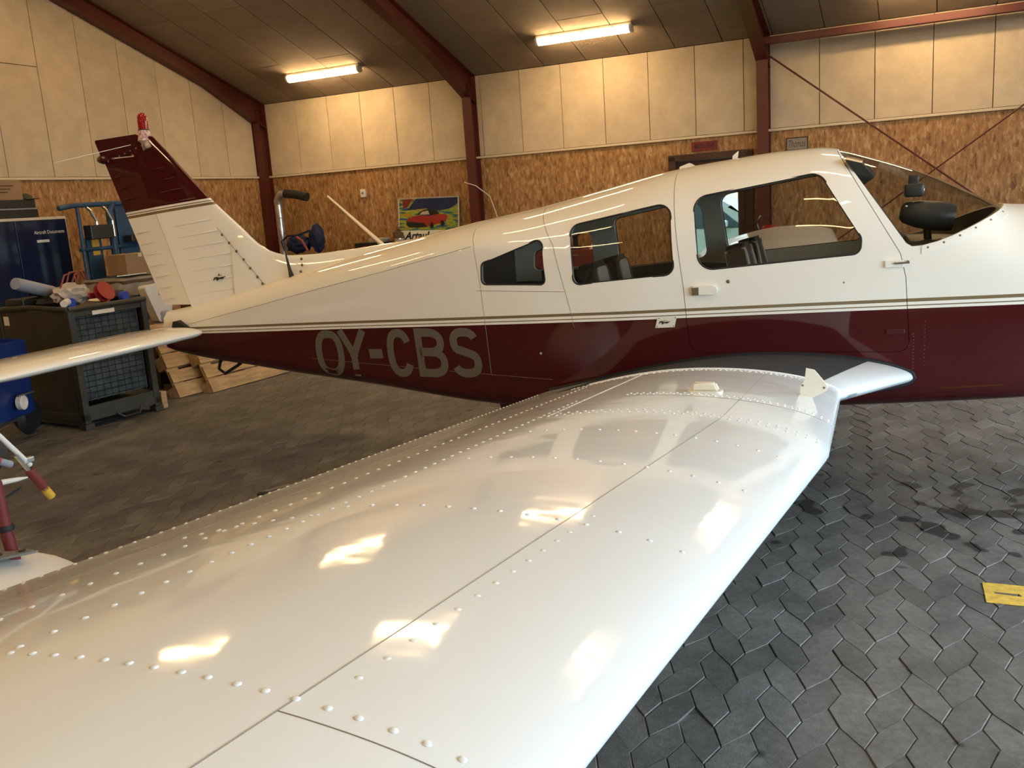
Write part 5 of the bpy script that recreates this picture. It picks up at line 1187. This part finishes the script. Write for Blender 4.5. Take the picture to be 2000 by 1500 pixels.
bx = hang('brown_bag', -7.14, 6.28, 1.13, 'dark brown bag slumped beside the poster', 'bag'); b = crumple(.08, .08, .12, 31); bmesh.ops.translate(b, vec=(0, 0, .165), verts=b.verts[:]); smooth(obj('sack', b, 'dark_wood', bx), 30); smooth(obj('tie', lathe(BM(), [(.03, -.01), (.035, 0), (.03, .01)], 12, Matrix.Translation((0, 0, .31))), 'rust_strap', bx), 60)
sw = hang('wall_switch', -7.83, 6.505, 1.985, 'small white switch box on the strand board wall', 'switch'); obj('switch_box', boxm(-.045, .045, -.04, 0, -.06, .06, .006), 'plain_white', sw); obj('switch_key', boxm(-.02, .02, -.046, -.038, -.015, .02, .002), 'grey_tube', sw)
A_ = H(-8.45, 6.42, 1.98); B_ = H(-7.10, 5.855, 1.165)
po = obj('long_pole', tube(BM(), [A_, A_+(B_-A_)*.5, B_], [.017, .026, .038], 12), 'cream_plastic'); smooth(po, 60); tag(po, 'long tapered white pole leaning against the strand board wall', 'pole')
cbz = hobj('wall_cable', tube(BM(), [(-5.98, YW-.2, 2.02), (-5.80, YW-.2, 1.96), (-5.62, YW-.14, 1.80), (-5.55, YW-.05, 1.45), (-5.5, YW-.03, 1.1)], .006, 6), 'cream_plastic', 'thin pale cable hanging from the column behind the fuselage', 'cable')
# red tool cabinet seen through the cabin
tc_ = hang('tool_cabinet', -4.4, 6.15, 0, 'red tool cabinet against the wall, seen through the rear window', 'cabinet'); obj('carcass', boxm(-.45, .45, -.22, .3, 0, 1.02, .006), 'dull_red', tc_)
for k in range(6):
    dw = obj('drawer', boxm(-.43, .43, -.235, -.22, .06+.155*k, .205+.155*k, .004), 'dull_red', tc_); obj('drawer_pull', boxm(-.25, .25, -.25, -.235, .17+.155*k, .185+.155*k, .002), 'bright_metal', dw)
dr_ = hang('power_drill', -4.2, 6.1, 1.02, 'yellow power drill standing on the red tool cabinet', 'drill'); smooth(obj('drill_body', tube(BM(), [(-.12, 0, .22), (.1, 0, .22)], [.045, .035], 12), 'yellow_plastic', dr_), 60); obj('drill_grip', boxm(-.09, -.03, -.025, .025, .02, .2, .01), 'black_plastic', dr_); obj('drill_base', boxm(-.13, .01, -.04, .04, 0, .05, .008), 'black_plastic', dr_)
fl_ = hang('funnel', -3.98, 6.05, 1.02, 'small white funnel on the red tool cabinet', 'funnel'); smooth(obj('cone', lathe(BM(), [(.07, 0), (.06, .02), (.015, .1), (.012, .16)], 18), 'plain_white', fl_), 60); obj('spout', tube(BM(), [(0, 0, .155), (0, 0, .20)], .01, 8), 'plain_white', fl_)
